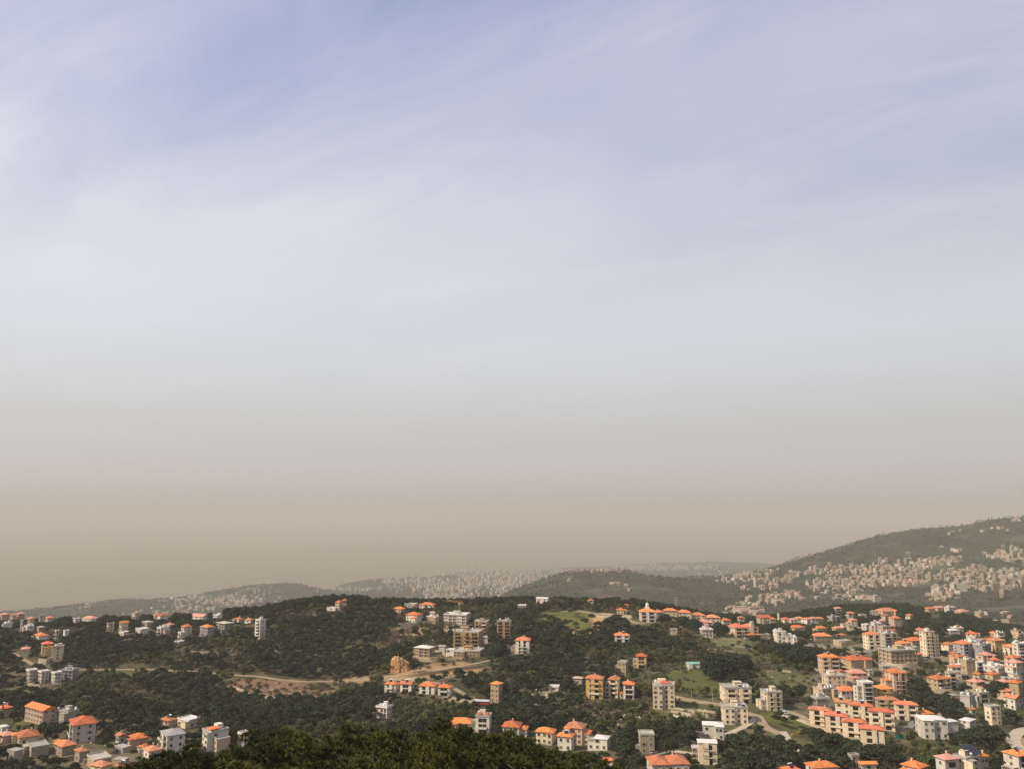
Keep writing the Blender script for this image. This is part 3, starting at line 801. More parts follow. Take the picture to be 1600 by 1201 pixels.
NAMES = {'house': 'house', 'apartment': 'apartment_block', 'block': 'apartment_block', 'villa': 'villa', 'ruin': 'ruin', 'ruined': 'ruin', 'tower house': 'tower_house', 'building': 'building',
         'shed': 'shed', 'bungalow': 'bungalow', 'cottage': 'cottage', 'hut': 'hut', 'annex': 'annex', 'wing': 'annex', 'podium': 'podium', 'shell': 'unfinished_building', 'shelter': 'shelter'}
def house(line):
    a, b, yaw, opt, label = [s.strip() for s in line.split('|')]
    cx, wpx, ye, yb = map(float, a.split())
    roof, wall, style = b.split(); yaw = math.radians(float(yaw))
    Yh = float(opt[1:]) if opt.startswith('Y') else None
    if Yh: P = at(cx, yb, Yh)
    else:
        P = hit(cx, yb, hi=1300)
        if P is None: P = at(cx, yb, 980.0)
    dep = project(P)[2]; mpp = dep / F0
    wid = wpx * mpp; h = max((yb - ye) * mpp, 2.6)
    rat = {'f': 0.75, 'p': 0.62}.get(style, 0.72)
    if 'estate' in label and style == 'b': rat = 0.42
    if roof == 'g': rat = 0.36
    sn, cs = abs(math.sin(yaw)), abs(math.cos(yaw))
    w = wid / (cs + rat * sn); d = w * rat
    if d < 6 and wid > 8: d = 6; w = max((wid - d * sn) / cs, 5)
    d = min(d, 17.0)
    vdir = np.array([P[0], P[1]]) / np.hypot(P[0], P[1])
    off = (d * cs + w * sn) / 2
    C = np.array([P[0] + vdir[0] * off, P[1] + vdir[1] * off])
    gz_ = float(height(np.array([C[0]]), np.array([C[1]]))[0])
    z0 = P[2]
    fnd = 3.0 + max(0, z0 - gz_) + 0.12 * (w + d)
    vyaw = yaw - math.atan2(P[0], P[1])
    cat = 'house'; nm = 'house'
    best = 999
    for k, v in NAMES.items():
        i = (' ' + label + ' ').find(' ' + k + ' ')
        if 0 <= i < best or (i == best and len(k) > 5): best = i; nm = v; cat = v.replace('_', ' ')
    if 'tower house' in label[:40]: nm = 'tower_house'; cat = 'tower house'
    root = link(nm, None, None, (C[0], C[1], z0), -vyaw)
    tag(root, label, cat, 'houses on the near slopes')
    ALL_HOUSES[label] = (root, w, d, h)
    fl = max(1, int(round(h / 3.1))); fh = h / fl
    far = P[1] > 860
    wing = 0
    if style in 'wb' and w > 9.5 and roof != 'g' and not any(q in label for q in ('big tan', 'estate', 'storey', 'pinkish building', 'twin', 'tiered', 'lantern')) and rng.random() < .5:
        wing = rng.choice((-1, 1)) * w * rng.uniform(.24, .34); w = w - abs(wing)
    wm = WALL[wall]; bay = None; bh = h
    # walls
    if style == 'f':
        m = MB(); m.box(-w / 2 + 1.1, w / 2 - 1.1, -d / 2 + 1.3, d / 2 - 1.1, -fnd, h - 0.3); m.build('wall', WALL['g'], root)
        ncol = max(3, int(w / 4.2)); nd = max(2, int(d / 4.5))
        for k in range(fl + 1):
            z = k * fh
            m = cached(('slab', round(w, 2), round(d, 2), wall, k == fl), lambda: _slab(w, d, wm, k == fl))
            link('floor_slab', m, root, (0, 0, z))
        colm = cached(('col', round(h, 2), wall), lambda: _column(h, fnd, wm))
        for k in range(ncol + 1):
            link('column', colm, root, (-w / 2 + 0.45 + (w - 0.9) * k / ncol, -d / 2 + 0.45, 0))
        for k in range(1, nd + 1):
            for s in (-1, 1): link('column', colm, root, (s * (w / 2 - 0.45), -d / 2 + 0.45 + (d - 0.9) * k / nd, 0))
        # infill panels in some bays
        pan = cached(('pan', round(w / ncol, 1), round(fh, 2), wall), lambda: _panel(w / ncol, fh, wm))
        for q in range(fl):
            for k in range(ncol):
                if (k * 7 + q * 3 + int(cx)) % 3 == 0:
                    link('wall_panel', pan, root, (-w / 2 + 0.45 + (w - 0.9) * (k + .5) / ncol, -d / 2 + 0.5, q * fh + 0.25))
    else:
        m = MB(); m.box(-w / 2, w / 2, -d / 2, d / 2, -fnd, h)
        if fl >= 3:
            for k in range(1, fl): m.box(-w / 2 - .07, w / 2 + .07, -d / 2 - .07, d / 2 + .07, k * fh - .16, k * fh + .02)
        if style == 'b' and w > 9:      # corner piers and a projecting stair bay
            bx = rng.uniform(-.12, .12) * w
            m.box(bx - 1.3, bx + 1.3, -d / 2 - 0.9, -d / 2, -fnd, h - .3)
        if style in 'wp' and w > 8.5 and rng.random() < .6 and roof != 'g':
            bw_ = w * rng.uniform(.3, .42); bc = rng.choice((-1, 1)) * (w / 2 - bw_ / 2 - .03 * w); bay = (bc - bw_ / 2, bc + bw_ / 2, rng.uniform(1.6, 3.0))
            bh = h - (0.35 if roof in 'F' else .1) - (fh if fl > 2 and rng.random() < .4 else 0)
            m.box(bay[0], bay[1], -d / 2 - bay[2], -d / 2, -fnd, bh)
        m.build('wall', wm, root)
        if bay:
            q = MB()
            if roof in 'hrkWTA': hip(q, bay[0] - .4, bay[1] + .4, -d / 2 - bay[2] - .5, -d / 2 + 1.5, bh + .12, (bay[1] - bay[0]) * .2, gable=rng.random() < .5); q.build('porch_roof', ROOFC[roof], root)
            else: q.box(bay[0] - .2, bay[1] + .2, -d / 2 - bay[2] - .2, -d / 2 - .02, bh + .02, bh + .3); q.build('porch_roof', M_FLAT, root)
    shift = 0.0
    if wing:
        wl_ = abs(wing); sg = 1 if wing > 0 else -1; x0, x1 = (w / 2, w / 2 + wl_) if sg > 0 else (-w / 2 - wl_, -w / 2)
        wh = max(fh, h - fh * rng.choice((1, 1, 2) if fl > 2 else (.25, .5))); yd = rng.uniform(.0, .22) * d
        q = MB(); q.box(x0 + (.02 if sg > 0 else 0), x1 - (0 if sg > 0 else .02), -d / 2 + yd, d / 2 - .1 * d, -fnd, wh); wg = q.build('wing', wm if rng.random() < .75 else WALL[rng.choice('cgp')], root)
        q = MB()
        if roof in 'hrk' and rng.random() < .6: hip(q, x0 - .3, x1 + .3, -d / 2 + yd - .5, d / 2 - .1 * d + .5, wh + .15, wl_ * .22); q.build('wing_roof', ROOFC[roof], wg)
        else:
            q.box(x0 + .02, x1 - .02, -d / 2 + yd - .25, d / 2 - .1 * d + .25, wh + .02, wh + .25); q.box(x0 + .05, x1 - .05, -d / 2 + yd - .2, -d / 2 + yd, wh + .25, wh + 1.0); q.build('wing_roof', M_FLAT, wg)
        for k in range(max(1, int(round(wh / fh)))):
            link('window', window_mesh(1.3, 1.4), wg, ((x0 + x1) / 2, -d / 2 + yd, k * fh + .9))
            if sg < 0: link('window', window_mesh(1.2, 1.4), wg, (x0, 0, k * fh + .9), -math.pi / 2)
        root.location = Vector(root.location) + Vector((math.cos(-vyaw), math.sin(-vyaw), 0)) * (-sg * wl_ / 2)
    # openings
    def wins(side, n, w_, h_, zs, skip=0.0):
        for k in range(n):
            for z in zs:
                if rng.random() < skip: continue
                if side == 0:
                    x_ = -w / 2 + w * (k + .5) / n
                    inb = bay and bay[0] - .9 < x_ < bay[1] + .9 and z < bh
                    if inb: x_ = min(max(x_, bay[0] + 1.0), bay[1] - 1.0)
                    loc, rz = (x_, -d / 2 - (bay[2] if inb else 0), z), 0
                elif side == 1: loc, rz = (w / 2, -d / 2 + d * (k + .5) / n, z), math.pi / 2
                else: loc, rz = (-w / 2, -d / 2 + d * (k + .5) / n, z), -math.pi / 2
                link('window', window_mesh(w_, h_), root, loc, rz)
    zs = [k * fh + 0.95 for k in range(fl)]
    if style == 'w':
        wins(0, max(2, int(w / (3.3 if not far else 4))), 1.4, 1.55, zs, 0.08)
        wins(2, max(1, int(d / 4)), 1.3, 1.5, zs, 0.15); wins(1, max(1, int(d / 4)), 1.3, 1.5, zs, 0.3)
    elif style == 'p':
        wins(0, max(1, int(w / 5.5)), 1.4, 1.5, zs, 0.2)
        wins(2, 1, 1.2, 1.4, zs, 0.2)
    elif style == 'b':
        nb = max(1, int(round(w / 8.5)))
        bayw = w / nb
        bw = round(min(bayw * rng.uniform(.55, .76), 7.5), 1); railed = rng.random() < .35; bdp = rng.choice((1.2, 1.5, 1.9)); empty_q = rng.random() < .3
        for q in range(nb):
            xc = -w / 2 + bayw * (q + .5)
            for k in range(fl):
                link('dark_recess_door', opening_mesh(round(bw * .86, 1), 2.25), root, (xc, -d / 2, k * fh + .1))  # flat dark door pane; shade of the balcony recess is put into its colour
                if (k > 0 or fl == 1 or far) and not (empty_q and k == fl - 1): link('balcony', balcony_mesh(bw, bdp, wall if rng.random() < .85 else 'w', railed), root, (xc, -d / 2, k * fh))
        if bayw - bw > 2.4:
            for q in range(1, nb):
                for z in zs: link('window', window_mesh(1.1, 1.4), root, (-w / 2 + bayw * q, -d / 2, z))
        wins(2, max(1, int(d / 4.2)), 1.3, 1.5, zs, 0.1); wins(1, max(1, int(d / 4.2)), 1.3, 1.5, zs, 0.25)
    # roof
    topz = h
    rk = roof
    if rk in 'hrkgWTA' and not (rk == 'W' and d > 12.5 and wall == 'c'):
        mat = ROOFC['h' if rk == 'g' else rk]
        if rk in 'hr' and 'bright' not in label: mat = rng.choice((mat, mat, mat, ROOFC['h2'], ROOFC['h3'])) if 'estate' not in label else rng.choice((mat, ROOFC['h3']))
        m = MB(); ov = 0.7 if not rk == 'W' else 0.4
        sl = {'W': 0.26, 'T': 0.22, 'A': 0.3}.get(rk, 0.44)
        D_ = min(w, d) + 2 * ov
        rh = sl * D_ / 2
        if rk in 'hrk' and w > 17 and style != 'p':
            # a long roof broken into two or three hipped pieces
            nseg = 2 if w < 30 else 3
            for q in range(nseg):
                xa, xb = -w / 2 + w * q / nseg - (ov if q == 0 else -.02), -w / 2 + w * (q + 1) / nseg + (ov if q == nseg - 1 else -.02)
                dy = rng.uniform(0, 1.0)
                hip(m, xa, xb, -d / 2 - ov + dy * 0.4, d / 2 + ov - dy * .4, h + .05 + dy * 0.5, sl * (min(xb - xa, d + 2 * ov) / 2) * rng.uniform(.95, 1.15))
        else:
            hip(m, -w / 2 - ov, w / 2 + ov, -d / 2 - ov, d / 2 + ov, h + .05, rh, gable=(rk == 'g' or rng.random() < .12))
        ro = m.build('roof', mat, root)
        topz = h + rh
        if P[1] < 900 and rk in 'hrk' and rng.random() < .65:
            link('chimney', chimney_mesh(), ro, (rng.uniform(-.25, .25) * w, rng.uniform(-.1, .2) * d, h + rh * .7))
        if P[1] < 800 and rk in 'hrk' and rng.random() < .4:
            link('solar_heater', heater_mesh(), ro, (rng.uniform(-.2, .2) * w, -d * .12, h + rh * .72))
    elif rk == 'Q':
        m = MB(); hip(m, -w / 2 - .5, w / 2 + .5, -d / 2 - .5, d / 2 + .5, h + .05, 1.0, gable=True); m.build('roof', M_TURQ, root)
    elif rk == 'P':
        m = MB(); m.box(-w / 2 - .3, w / 2 + .3, -d / 2 - .3, d / 2 + .3, h, h + .25)
        for s in (-1, 1):
            m.box(-w / 2 - .3, w / 2 + .3, s * (d / 2 + .17) - .12, s * (d / 2 + .17) + .12, h + .25, h + 1.0)
            m.box(s * (w / 2 + .17) - .12, s * (w / 2 + .17) + .12, -d / 2, d / 2, h + .25, h + 1.0)
        ro = m.build('roof', M_FLAT, root)
        m = MB()
        if 'two small' in label:
            for s in (-1, 1): hip(m, s * w * .27 - w * .16, s * w * .27 + w * .16, -d * .42, d * .2, h + 1.3, w * .09)
        else: hip(m, -w * .18, w * .32, -d * .5, d * .2, h + 1.35, w * .09)
        m.build('tiled_roof', ROOFC['h' if 'orange' in label else 'r'], root)
        m = MB(); m.box(-w * .3, w * .1, d * .05, d * .38, h + .25, h + 2.9); m.build('stair_house', wm, root)
        for q in range(3): link('water_tank', tank_mesh(), ro, (w * (-.38 + .12 * q), d * .25, h + .25))
        topz = h + 3
    else:
        m = MB(); m.box(-w / 2 - .35, w / 2 + .35, -d / 2 - .35, d / 2 + .35, h, h + .28)
        pt = h + .28
        if style != 'p' or rk == 'F':
            for s in (-1, 1):
                m.box(-w / 2 - .3, w / 2 + .3, s * (d / 2 + .15) - .12, s * (d / 2 + .15) + .12, pt, pt + .7)
                m.box(s * (w / 2 + .15) - .12, s * (w / 2 + .15) + .12, -d / 2, d / 2, pt, pt + .7)
        ro = m.build('roof', ROOFC['W'] if rk == 'W' or wall == 'w' or 'white' in label else M_FLAT, root)
        topz = h + 1
        if fl >= 2 and w > 8:
            sx = rng.uniform(-.2, .2) * w
            m = MB(); m.box(sx - w * .14, sx + w * .14, -d * .05, d * .3, pt, pt + 2.5); m.box(sx - w * .16, sx + w * .16, -d * .08, d * .33, pt + 2.5, pt + 2.7)
            m.build('stair_house', wm, root); topz = h + 3
            if P[1] < 950:
                for q in range(rng.randint(2, 5)):
                    link('water_tank', tank_mesh(), ro, (rng.uniform(-.42, .42) * w, rng.choice((-.3, .38)) * d, pt))
                if rng.random() < .6: link('solar_heater', heater_mesh(), ro, (rng.uniform(-.4, .4) * w, -.25 * d, pt))
    # particular features
    if opt == 'cupola':
        m = MB(); m.box(-2.2, 2.2, -2.2, 2.2, topz - 1.2, topz + 1.6); m.tube((0, 0, topz + 1.6), (0, 0, topz + 4.0), 1.7, 1.6, 8); m.tube((0, 0, topz + 4), (0, 0, topz + 5.6), 2.0, 0.1, 8); m.tube((0, 0, topz + 5.6), (0, 0, topz + 7.5), 0.1, 0.05, 5)
        m.build('cupola', WALL['w'], root); topz += 6
    if opt == 'tower':
        m = MB(); m.box(w * .16, w * .16 + 3.2, -d / 2 - 1.2, -d / 2 + 2, -2, h + 4.5); m.tube((w * .16 + 1.6, -d / 2 + .4, h + 4.5), (w * .16 + 1.6, -d / 2 + .4, h + 6), 1.9, 1.9, 10); m.build('stair_tower', WALL['w'], root)
        m = MB(); hip(m, -w * .12, w * .5, -d / 2 - 5, -d / 2 - .2, 3.2, 1.1); m.build('porch_roof', ROOFC['r'], root)
    if opt == 'solar':
        for q in range(4):
            for r in range(2):
                m = MB(); m.add([(0, 0, 0), (2.0, 0, 0), (2.0, 2.6, 1.6), (0, 2.6, 1.6), (0, .05, -.08), (2, .05, -.08), (2, 2.65, 1.52), (0, 2.65, 1.52)],
                                [(0, 1, 2, 3), (7, 6, 5, 4), (0, 4, 5, 1), (2, 6, 7, 3), (1, 5, 6, 2), (3, 7, 4, 0)])
                m.build('solar_panel', M_PANEL, root, (-.1 * w + q * 2.1, -d * .42 + r * 2.75, h + 1.2 + r * 1.62))
    RECTS.append((cx - wpx / 2, cx + wpx / 2, ye - (topz - h) / mpp, yb, C[1]))
    FEET.append((C[0], C[1], max(w, d) / 2 + 2.0))
    return root
def _slab(w, d, wm, top):
    m = MB(); e = 0.5 if top else 0.0
    m.box(-w / 2 - e, w / 2 + e, -d / 2 - e, d / 2 + e, -.3, .1); return m.mesh('floor_slab', wm)
def _column(h, fnd, wm):
    m = MB(); m.box(-.35, .35, -.35, .35, -fnd, h - .31); return m.mesh('column', wm)
def _panel(w, fh, wm):
    m = MB(); m.box(-w / 2 + .36, w / 2 - .36, -.1, .1, -.14, fh * .45); return m.mesh('wall_panel', wm)
for ln in HOUSES.strip().splitlines():
    house(ln)

# more houses packed into the right hand villages
_hl = [l.split('|') for l in HOUSES.strip().splitlines()]
_hp = [(float(q[0].split()[0]), float(q[0].split()[3]), q[4].strip()) for q in _hl]
_added = 0
for k in range(400):
    if _added >= 36: break
    z_ = rng.random()
    if z_ < .62: px, py = rng.uniform(1415, 1600), rng.uniform(990, 1098)
    elif z_ < .76: px, py = rng.uniform(1290, 1420), rng.uniform(958, 990)
    elif z_ < .92: px, py = rng.uniform(1025, 1290), rng.uniform(962, 976)
    else: px, py = rng.uniform(1285, 1400), rng.uniform(1040, 1100)
    if py > 1036 and 1405 < px < 1482: continue
    if any(abs(px - a) < 13 and abs(py - b_) < 7 for a, b_, _ in _hp): continue
    P = hit(px, py, hi=1300)
    if P is None: continue
    mp_ = project(P)[2] / F0
    wd, st = rng.uniform(8, 14), rng.choice((1, 2, 2, 2, 3))
    if any((P[0] - fx) ** 2 + (P[1] + 5 - fy) ** 2 < (fr_ + wd * .35) ** 2 for fx, fy, fr_ in FEET): continue
    if any((abs(cc_[0] - px) < 9 and abs(cc_[1] - py) < 5) for cc_ in ((1300, 1013), (1340, 1015), (1270, 1010), (1320, 1014), (1440, 1026), (1480, 1028), (1530, 1030))): continue
    rf, wl, sy = rng.choice('hrrkFFF'), rng.choice('ccwtpgn'), rng.choice('wwb' if st > 1 else 'p')
    i_ = min(range(len(_hp)), key=lambda q: abs(_hp[q][0] - px) + 1.5 * abs(_hp[q][1] - py)); dx = px - _hp[i_][0]
    side = 'left of' if dx < -5 else 'right of' if dx > 5 else 'in front of' if py > _hp[i_][1] else 'behind'
    ll = {'c': 'cream', 'w': 'white', 't': 'tan', 'p': 'pinkish', 'g': 'grey', 'n': 'brown'}[wl] + ' ' + {'h': 'orange roofed', 'r': 'red roofed', 'k': 'faded roofed', 'F': 'flat roofed'}[rf] + ' house ' + side + ' the '
    ws = _hp[i_][2].split()[:16 - len(ll.split())]
    while len(ws) > 2 and ws[-1].strip(',') in ('of', 'the', 'a', 'in', 'on', 'at', 'and', 'with', 'by', 'under', 'right', 'left', 'behind', 'below', 'above', 'beside', 'front', 'before', 'white', 'orange', 'red', 'small', 'wide', 'long', 'big', 'hand', 'tall', 'grey', 'cream', 'roofed', 'dark', 'pale'): ws.pop()
    house('%.1f %.1f %.1f %.1f|%s %s %s|%d||%s' % (px, wd / mp_, py - st * 3.1 / mp_, py, rf, wl, sy, rng.randint(-12, 34), (ll + ' '.join(ws)).rstrip(',')))
    _hp.append((px, py, 'zz')); _hp = [q for q in _hp if q[2] != 'zz'] ; _added += 1
# small outbuildings between the houses
for k in range(60):
    if k < 38: px, py, where = rng.uniform(1485, 1598), rng.uniform(1008, 1100), 'in the right hand village'
    elif k < 48: px, py, where = rng.uniform(1300, 1420), rng.uniform(1045, 1100), 'above the red roofed estate'
    else: px, py, where = rng.uniform(5, 260), rng.uniform(1150, 1195), 'among the lower left houses'
    P = hit(px, py, hi=1000)
    if any((P[0] - fx) ** 2 + (P[1] - fy) ** 2 < (fr_ + 3) ** 2 for fx, fy, fr_ in FEET): continue
    w, d, h = rng.uniform(4, 8), rng.uniform(3.5, 6), rng.uniform(2.6, 5.5); wl = rng.choice('cwtsgp'); rf = rng.choice(('flat', 'flat', 'red'))
    r = link('outbuilding', None, None, tuple(P), rng.uniform(-.6, .3))
    tag(r, {'c': 'cream', 'w': 'white', 't': 'tan', 's': 'stone', 'g': 'grey', 'p': 'pinkish'}[wl] + ' ' + rf + ' roofed outbuilding ' + where, 'outbuilding', 'outbuildings ' + where)
    m = MB(); m.box(-w / 2, w / 2, -d / 2, d / 2, -4, h); m.build('wall', WALL[wl], r)
    m = MB()
    if rf == 'red': hip(m, -w / 2 - .4, w / 2 + .4, -d / 2 - .4, d / 2 + .4, h + .05, .9)
    else: m.box(-w / 2 - .2, w / 2 + .2, -d / 2 - .2, d / 2 + .2, h, h + .25)
    m.build('roof', ROOFC['r'] if rf == 'red' else M_FLAT, r)
    link('door', opening_mesh(1.2, 2.1), r, (rng.uniform(-.2, .2) * w, -d / 2, .05)); link('window', window_mesh(1.1, 1.1), r, (w * .3, -d / 2, 1.0))
    FEET.append((P[0], P[1], w / 2 + 1)); a_, b_, c_ = project(P); RECTS.append((a_ - w / c_ * F0 / 2, a_ + w / c_ * F0 / 2, b_ - h / c_ * F0, b_, P[1]))

# ------------------------------------------------------------------ roads, tracks and walls
def ground_pts(pix, step=4.0, lo=330.0):
    P = [hit(x, y, lo, 1300) for x, y in pix]
    P = np.array([p for p in P if p is not None])[:, :2]
    # smooth curve through the points
    out = []
    n = len(P)
    for i in range(n - 1):
        p0, p1, p2, p3 = P[max(i - 1, 0)], P[i], P[i + 1], P[min(i + 2, n - 1)]
        k = max(2, int(np.linalg.norm(p2 - p1) / step))
        for t in np.arange(k) / k:
            out.append(0.5 * ((2 * p1) + (-p0 + p2) * t + (2 * p0 - 5 * p1 + 4 * p2 - p3) * t * t + (-p0 + 3 * p1 - 3 * p2 + p3) * t ** 3))
    out.append(P[-1])
    return np.array(out)
ROADPTS = []
def road(name, pix, width, mat, label):
    c = ground_pts(pix)
    t = np.gradient(c, axis=0); t /= np.linalg.norm(t, axis=1)[:, None] + 1e-9
    nrm = np.stack([-t[:, 1], t[:, 0]], -1)
    offs = np.linspace(-width / 2, width / 2, 5)
    zz = np.stack([height(c[:, 0] + nrm[:, 0] * o, c[:, 1] + nrm[:, 1] * o) for o in offs], -1)
    z = zz.max(1) + 0.25
    z = np.convolve(np.pad(z, 3, mode='edge'), np.ones(7) / 7, 'valid'); z = np.maximum(z, zz.max(1) + 0.12)
    m = MB()
    for i in range(len(c)):
        for s in (-1, 1): m.v.append((c[i, 0] + s * nrm[i, 0] * width / 2, c[i, 1] + s * nrm[i, 1] * width / 2, z[i]))
        for s in (-1, 1): m.v.append((c[i, 0] + s * nrm[i, 0] * (width / 2 + .6), c[i, 1] + s * nrm[i, 1] * (width / 2 + .6), z[i] - 3.0))
    for i in range(len(c) - 1):
        a, b = 4 * i, 4 * i + 4
        m.f += [(a, a + 1, b + 1, b), (a + 2, a, b, b + 2), (a + 1, a + 3, b + 3, b + 1)]
    m.m = [0] * len(m.f)
    tag(m.build(name, mat), label, kind='structure')
    ROADPTS.append((c, width / 2 + 3.0))
    return c, z, nrm, width
road('road', [(8, 1017), (24, 1022), (45, 1034), (62, 1042), (85, 1047), (130, 1046), (200, 1046), (280, 1048), (330, 1051), (395, 1056), (440, 1062), (480, 1065), (520, 1064), (560, 1063), (598, 1060), (640, 1056), (700, 1044), (760, 1033), (800, 1023), (830, 1018)], 3.6, M_TRACK, 'pale road along the wooded slope and up to the tan blocks')
road('road', [(598, 1062), (640, 1063), (690, 1068), (718, 1080), (740, 1094), (770, 1100)], 4.0, M_TRACK, 'dusty road behind the four villas')
road('track', [(875, 956), (905, 954), (930, 959), (955, 961), (972, 964), (990, 972), (1010, 974), (1030, 972)], 5.0, M_TRACK, 'dirt track over the grassy mound')
road('road', [(1040, 1085), (1070, 1092), (1100, 1097), (1135, 1102), (1160, 1112), (1183, 1118), (1190, 1128), (1200, 1138), (1230, 1150)], 6.0, M_TRACK, 'curving road past the cream blocks')
road('road', [(1183, 1120), (1165, 1134), (1140, 1146), (1115, 1156), (1095, 1150), (1082, 1145)], 4.5, M_PALE, 'lane down to the white pyramid roofed villa')
road('road', [(1195, 995), (1240, 1003), (1280, 1010), (1320, 1014), (1360, 1017), (1395, 1014)], 12.0, M_ASPH, 'car park road among trees')
road('road', [(1376, 1022), (1440, 1026), (1480, 1028), (1530, 1030), (1600, 1034)], 7.0, M_ASPH, 'village street behind the unfinished block')
road('road', [(1222, 1108), (1250, 1118), (1270, 1130), (1300, 1142), (1330, 1152), (1350, 1164)], 5.0, M_TRACK, 'tan lane below the red roofed estate')
road('road', [(1414, 1142), (1425, 1132), (1440, 1120)], 5.0, M_ASPH, 'short street beside the red roofed estate')
road('track', [(1223, 1143), (1232, 1155), (1243, 1166), (1255, 1175)], 4.5, M_PALE, 'short pale track below the green field')
road('road', [(1640, 1135), (1600, 1140), (1588, 1148), (1584, 1158), (1590, 1168), (1605, 1176), (1640, 1180)], 7.0, M_PALE, 'round bend of pale road at the right edge')
road('road', [(1016, 1184), (1040, 1178), (1060, 1174), (1085, 1178)], 3.5, M_PALE, 'pale lane above the orange villa roof')
road('track', [(1340, 980), (1370, 980), (1400, 976)], 3.0, M_PALE, 'lane on the wooded rise')

WALLN = 0
def stone_wall(pix, h, label, mat=None, th=0.8, batter=0.0):
    c = ground_pts(pix, 3.0)
    z = height(c[:, 0], c[:, 1])
    t = np.gradient(c, axis=0); t /= np.linalg.norm(t, axis=1)[:, None] + 1e-9
    nrm = np.stack([-t[:, 1], t[:, 0]], -1)
    r = random.Random(int(pix[0][0]))
    m = MB()
    for i in range(len(c)):
        hh = h * r.uniform(.88, 1.08)
        for s, zz in ((-1, -2.0), (-1, hh), (1, hh), (1, -2.0)):
            k = th / 2
            m.v.append((c[i, 0] + s * nrm[i, 0] * k, c[i, 1] + s * nrm[i, 1] * k, z[i] + zz))
    for i in range(len(c) - 1):
        a, b = 4 * i, 4 * i + 4
        m.f += [(a, a + 1, b + 1, b), (a + 1, a + 2, b + 2, b + 1), (a + 2, a + 3, b + 3, b + 2)]
    e = 4 * (len(c) - 1)
    m.f += [(3, 2, 1, 0), (e, e + 1, e + 2, e + 3)]; m.m = [0] * len(m.f)
    o = m.build('stone_wall', mat or M_STONE); tag(o, label, 'wall', 'stone walls and terraces')
    ROADPTS.append((c, 2.0))
for pix, h, label, mat in (
    ([(600, 1060), (640, 1058), (700, 1049), (755, 1042)], 2.6, 'long tan retaining wall under the climbing road', M_STONE),
    ([(622, 983), (640, 982), (648, 981)], 6.0, 'tan stone terrace wall under the white villa', M_PALE),
    ([(610, 991), (625, 990), (642, 988)], 4.5, 'lower stone terrace wall below the white villa', M_STONE),
    ([(660, 974), (675, 973), (685, 973)], 2.5, 'low tan wall beside the low tan house', M_PALE),
    ([(652, 1032), (675, 1034), (700, 1031), (725, 1030)], 2.4, 'tan wall below the white roofed villa', M_STONE),
    ([(60, 1036), (72, 1037), (80, 1034)], 4.5, 'pale stone wall below the tan apartment house', M_PALE),
    ([(20, 1066), (40, 1070), (70, 1074), (95, 1070)], 2.0, 'pale wall in front of the white gridded blocks', M_PALE),
    ([(1110, 998), (1130, 999), (1150, 1000), (1165, 1001)], 1.3, 'upper terrace wall below the long tiered building', M_PALE),
    ([(1108, 1003), (1135, 1005), (1158, 1006)], 1.3, 'second terrace wall below the long tiered building', M_PALE),
    ([(1120, 1009), (1145, 1010), (1165, 1012)], 1.3, 'third terrace wall below the long tiered building', M_PALE),
    ([(1106, 1015), (1125, 1016), (1150, 1019)], 1.2, 'lowest terrace wall below the long tiered building', M_PALE),
    ([(1050, 1107), (1068, 1110), (1085, 1112)], 1.4, 'upper terrace wall in the olive plots', M_PALE),
    ([(1048, 1112), (1065, 1115), (1080, 1118)], 1.4, 'middle terrace wall in the olive plots', M_PALE),
    ([(1052, 1119), (1066, 1122), (1074, 1125)], 1.4, 'lower terrace wall in the olive plots', M_PALE),
    ([(1090, 1110), (1110, 1113), (1120, 1114)], 1.2, 'short terrace wall beside the olive plots', M_PALE),
    ([(1200, 1037), (1220, 1036), (1240, 1037)], 1.5, 'long pale wall in the field right of the dark trees', M_PALE),
    ([(1200, 1050), (1220, 1049), (1236, 1050)], 1.2, 'low wall across the field with two cypresses', M_PALE),
    ([(1273, 1047), (1284, 1050), (1290, 1056)], 1.6, 'white wall at the left foot of the six storey block', M_PALE),
    ([(1085, 1147), (1100, 1151), (1104, 1156)], 2.2, 'garden wall of the white pyramid roofed villa', M_PALE),
    ([(1222, 1119), (1245, 1125), (1268, 1134), (1300, 1145)], 1.6, 'white wall along the lane below the estate', M_PALE),
    ([(1380, 1044), (1410, 1046), (1432, 1044)], 5.0, 'tan retaining wall under the unfinished concrete block', M_PALE),
    ([(1465, 1117), (1490, 1119), (1512, 1117)], 4.0, 'tan wall under the dark round tree', M_STONE),
    ([(1460, 1082), (1480, 1083), (1500, 1082)], 3.0, 'tan wall below the round tan villa', M_PALE),
    ([(1515, 1078), (1530, 1079), (1542, 1078)], 2.5, 'long tan wall in the right hand village', M_PALE),
    ([(1470, 1032), (1500, 1034), (1540, 1036), (1560, 1034)], 4.0, 'tan wall along the village street', M_STONE),
    ([(95, 1190), (110, 1188), (118, 1186)], 2.5, 'tan yard wall beside the stone cottage', M_STONE),
    ([(130, 1192), (150, 1188), (172, 1184)], 2.0, 'tan wall of the walled yard at lower left', M_PALE),
    ([(1018, 1188), (1035, 1181), (1052, 1178)], 1.6, 'pale wall beside the square stone block', M_PALE),
    ([(345, 992), (352, 993), (360, 991)], 3.0, 'stone terrace under the open concrete house', M_PALE),
    ([(300, 1019), (315, 1020), (330, 1019)], 1.4, 'low stone wall on the left wooded slope', M_PALE),
    ([(405, 1090), (430, 1092), (455, 1093)], 1.6, 'stone terrace in the brown scrub', M_PALE),
    ([(365, 1075), (385, 1082), (400, 1092)], 1.4, 'stepped wall at the edge of the brown scrub', M_PALE)):
    stone_wall(pix, h, label, mat)

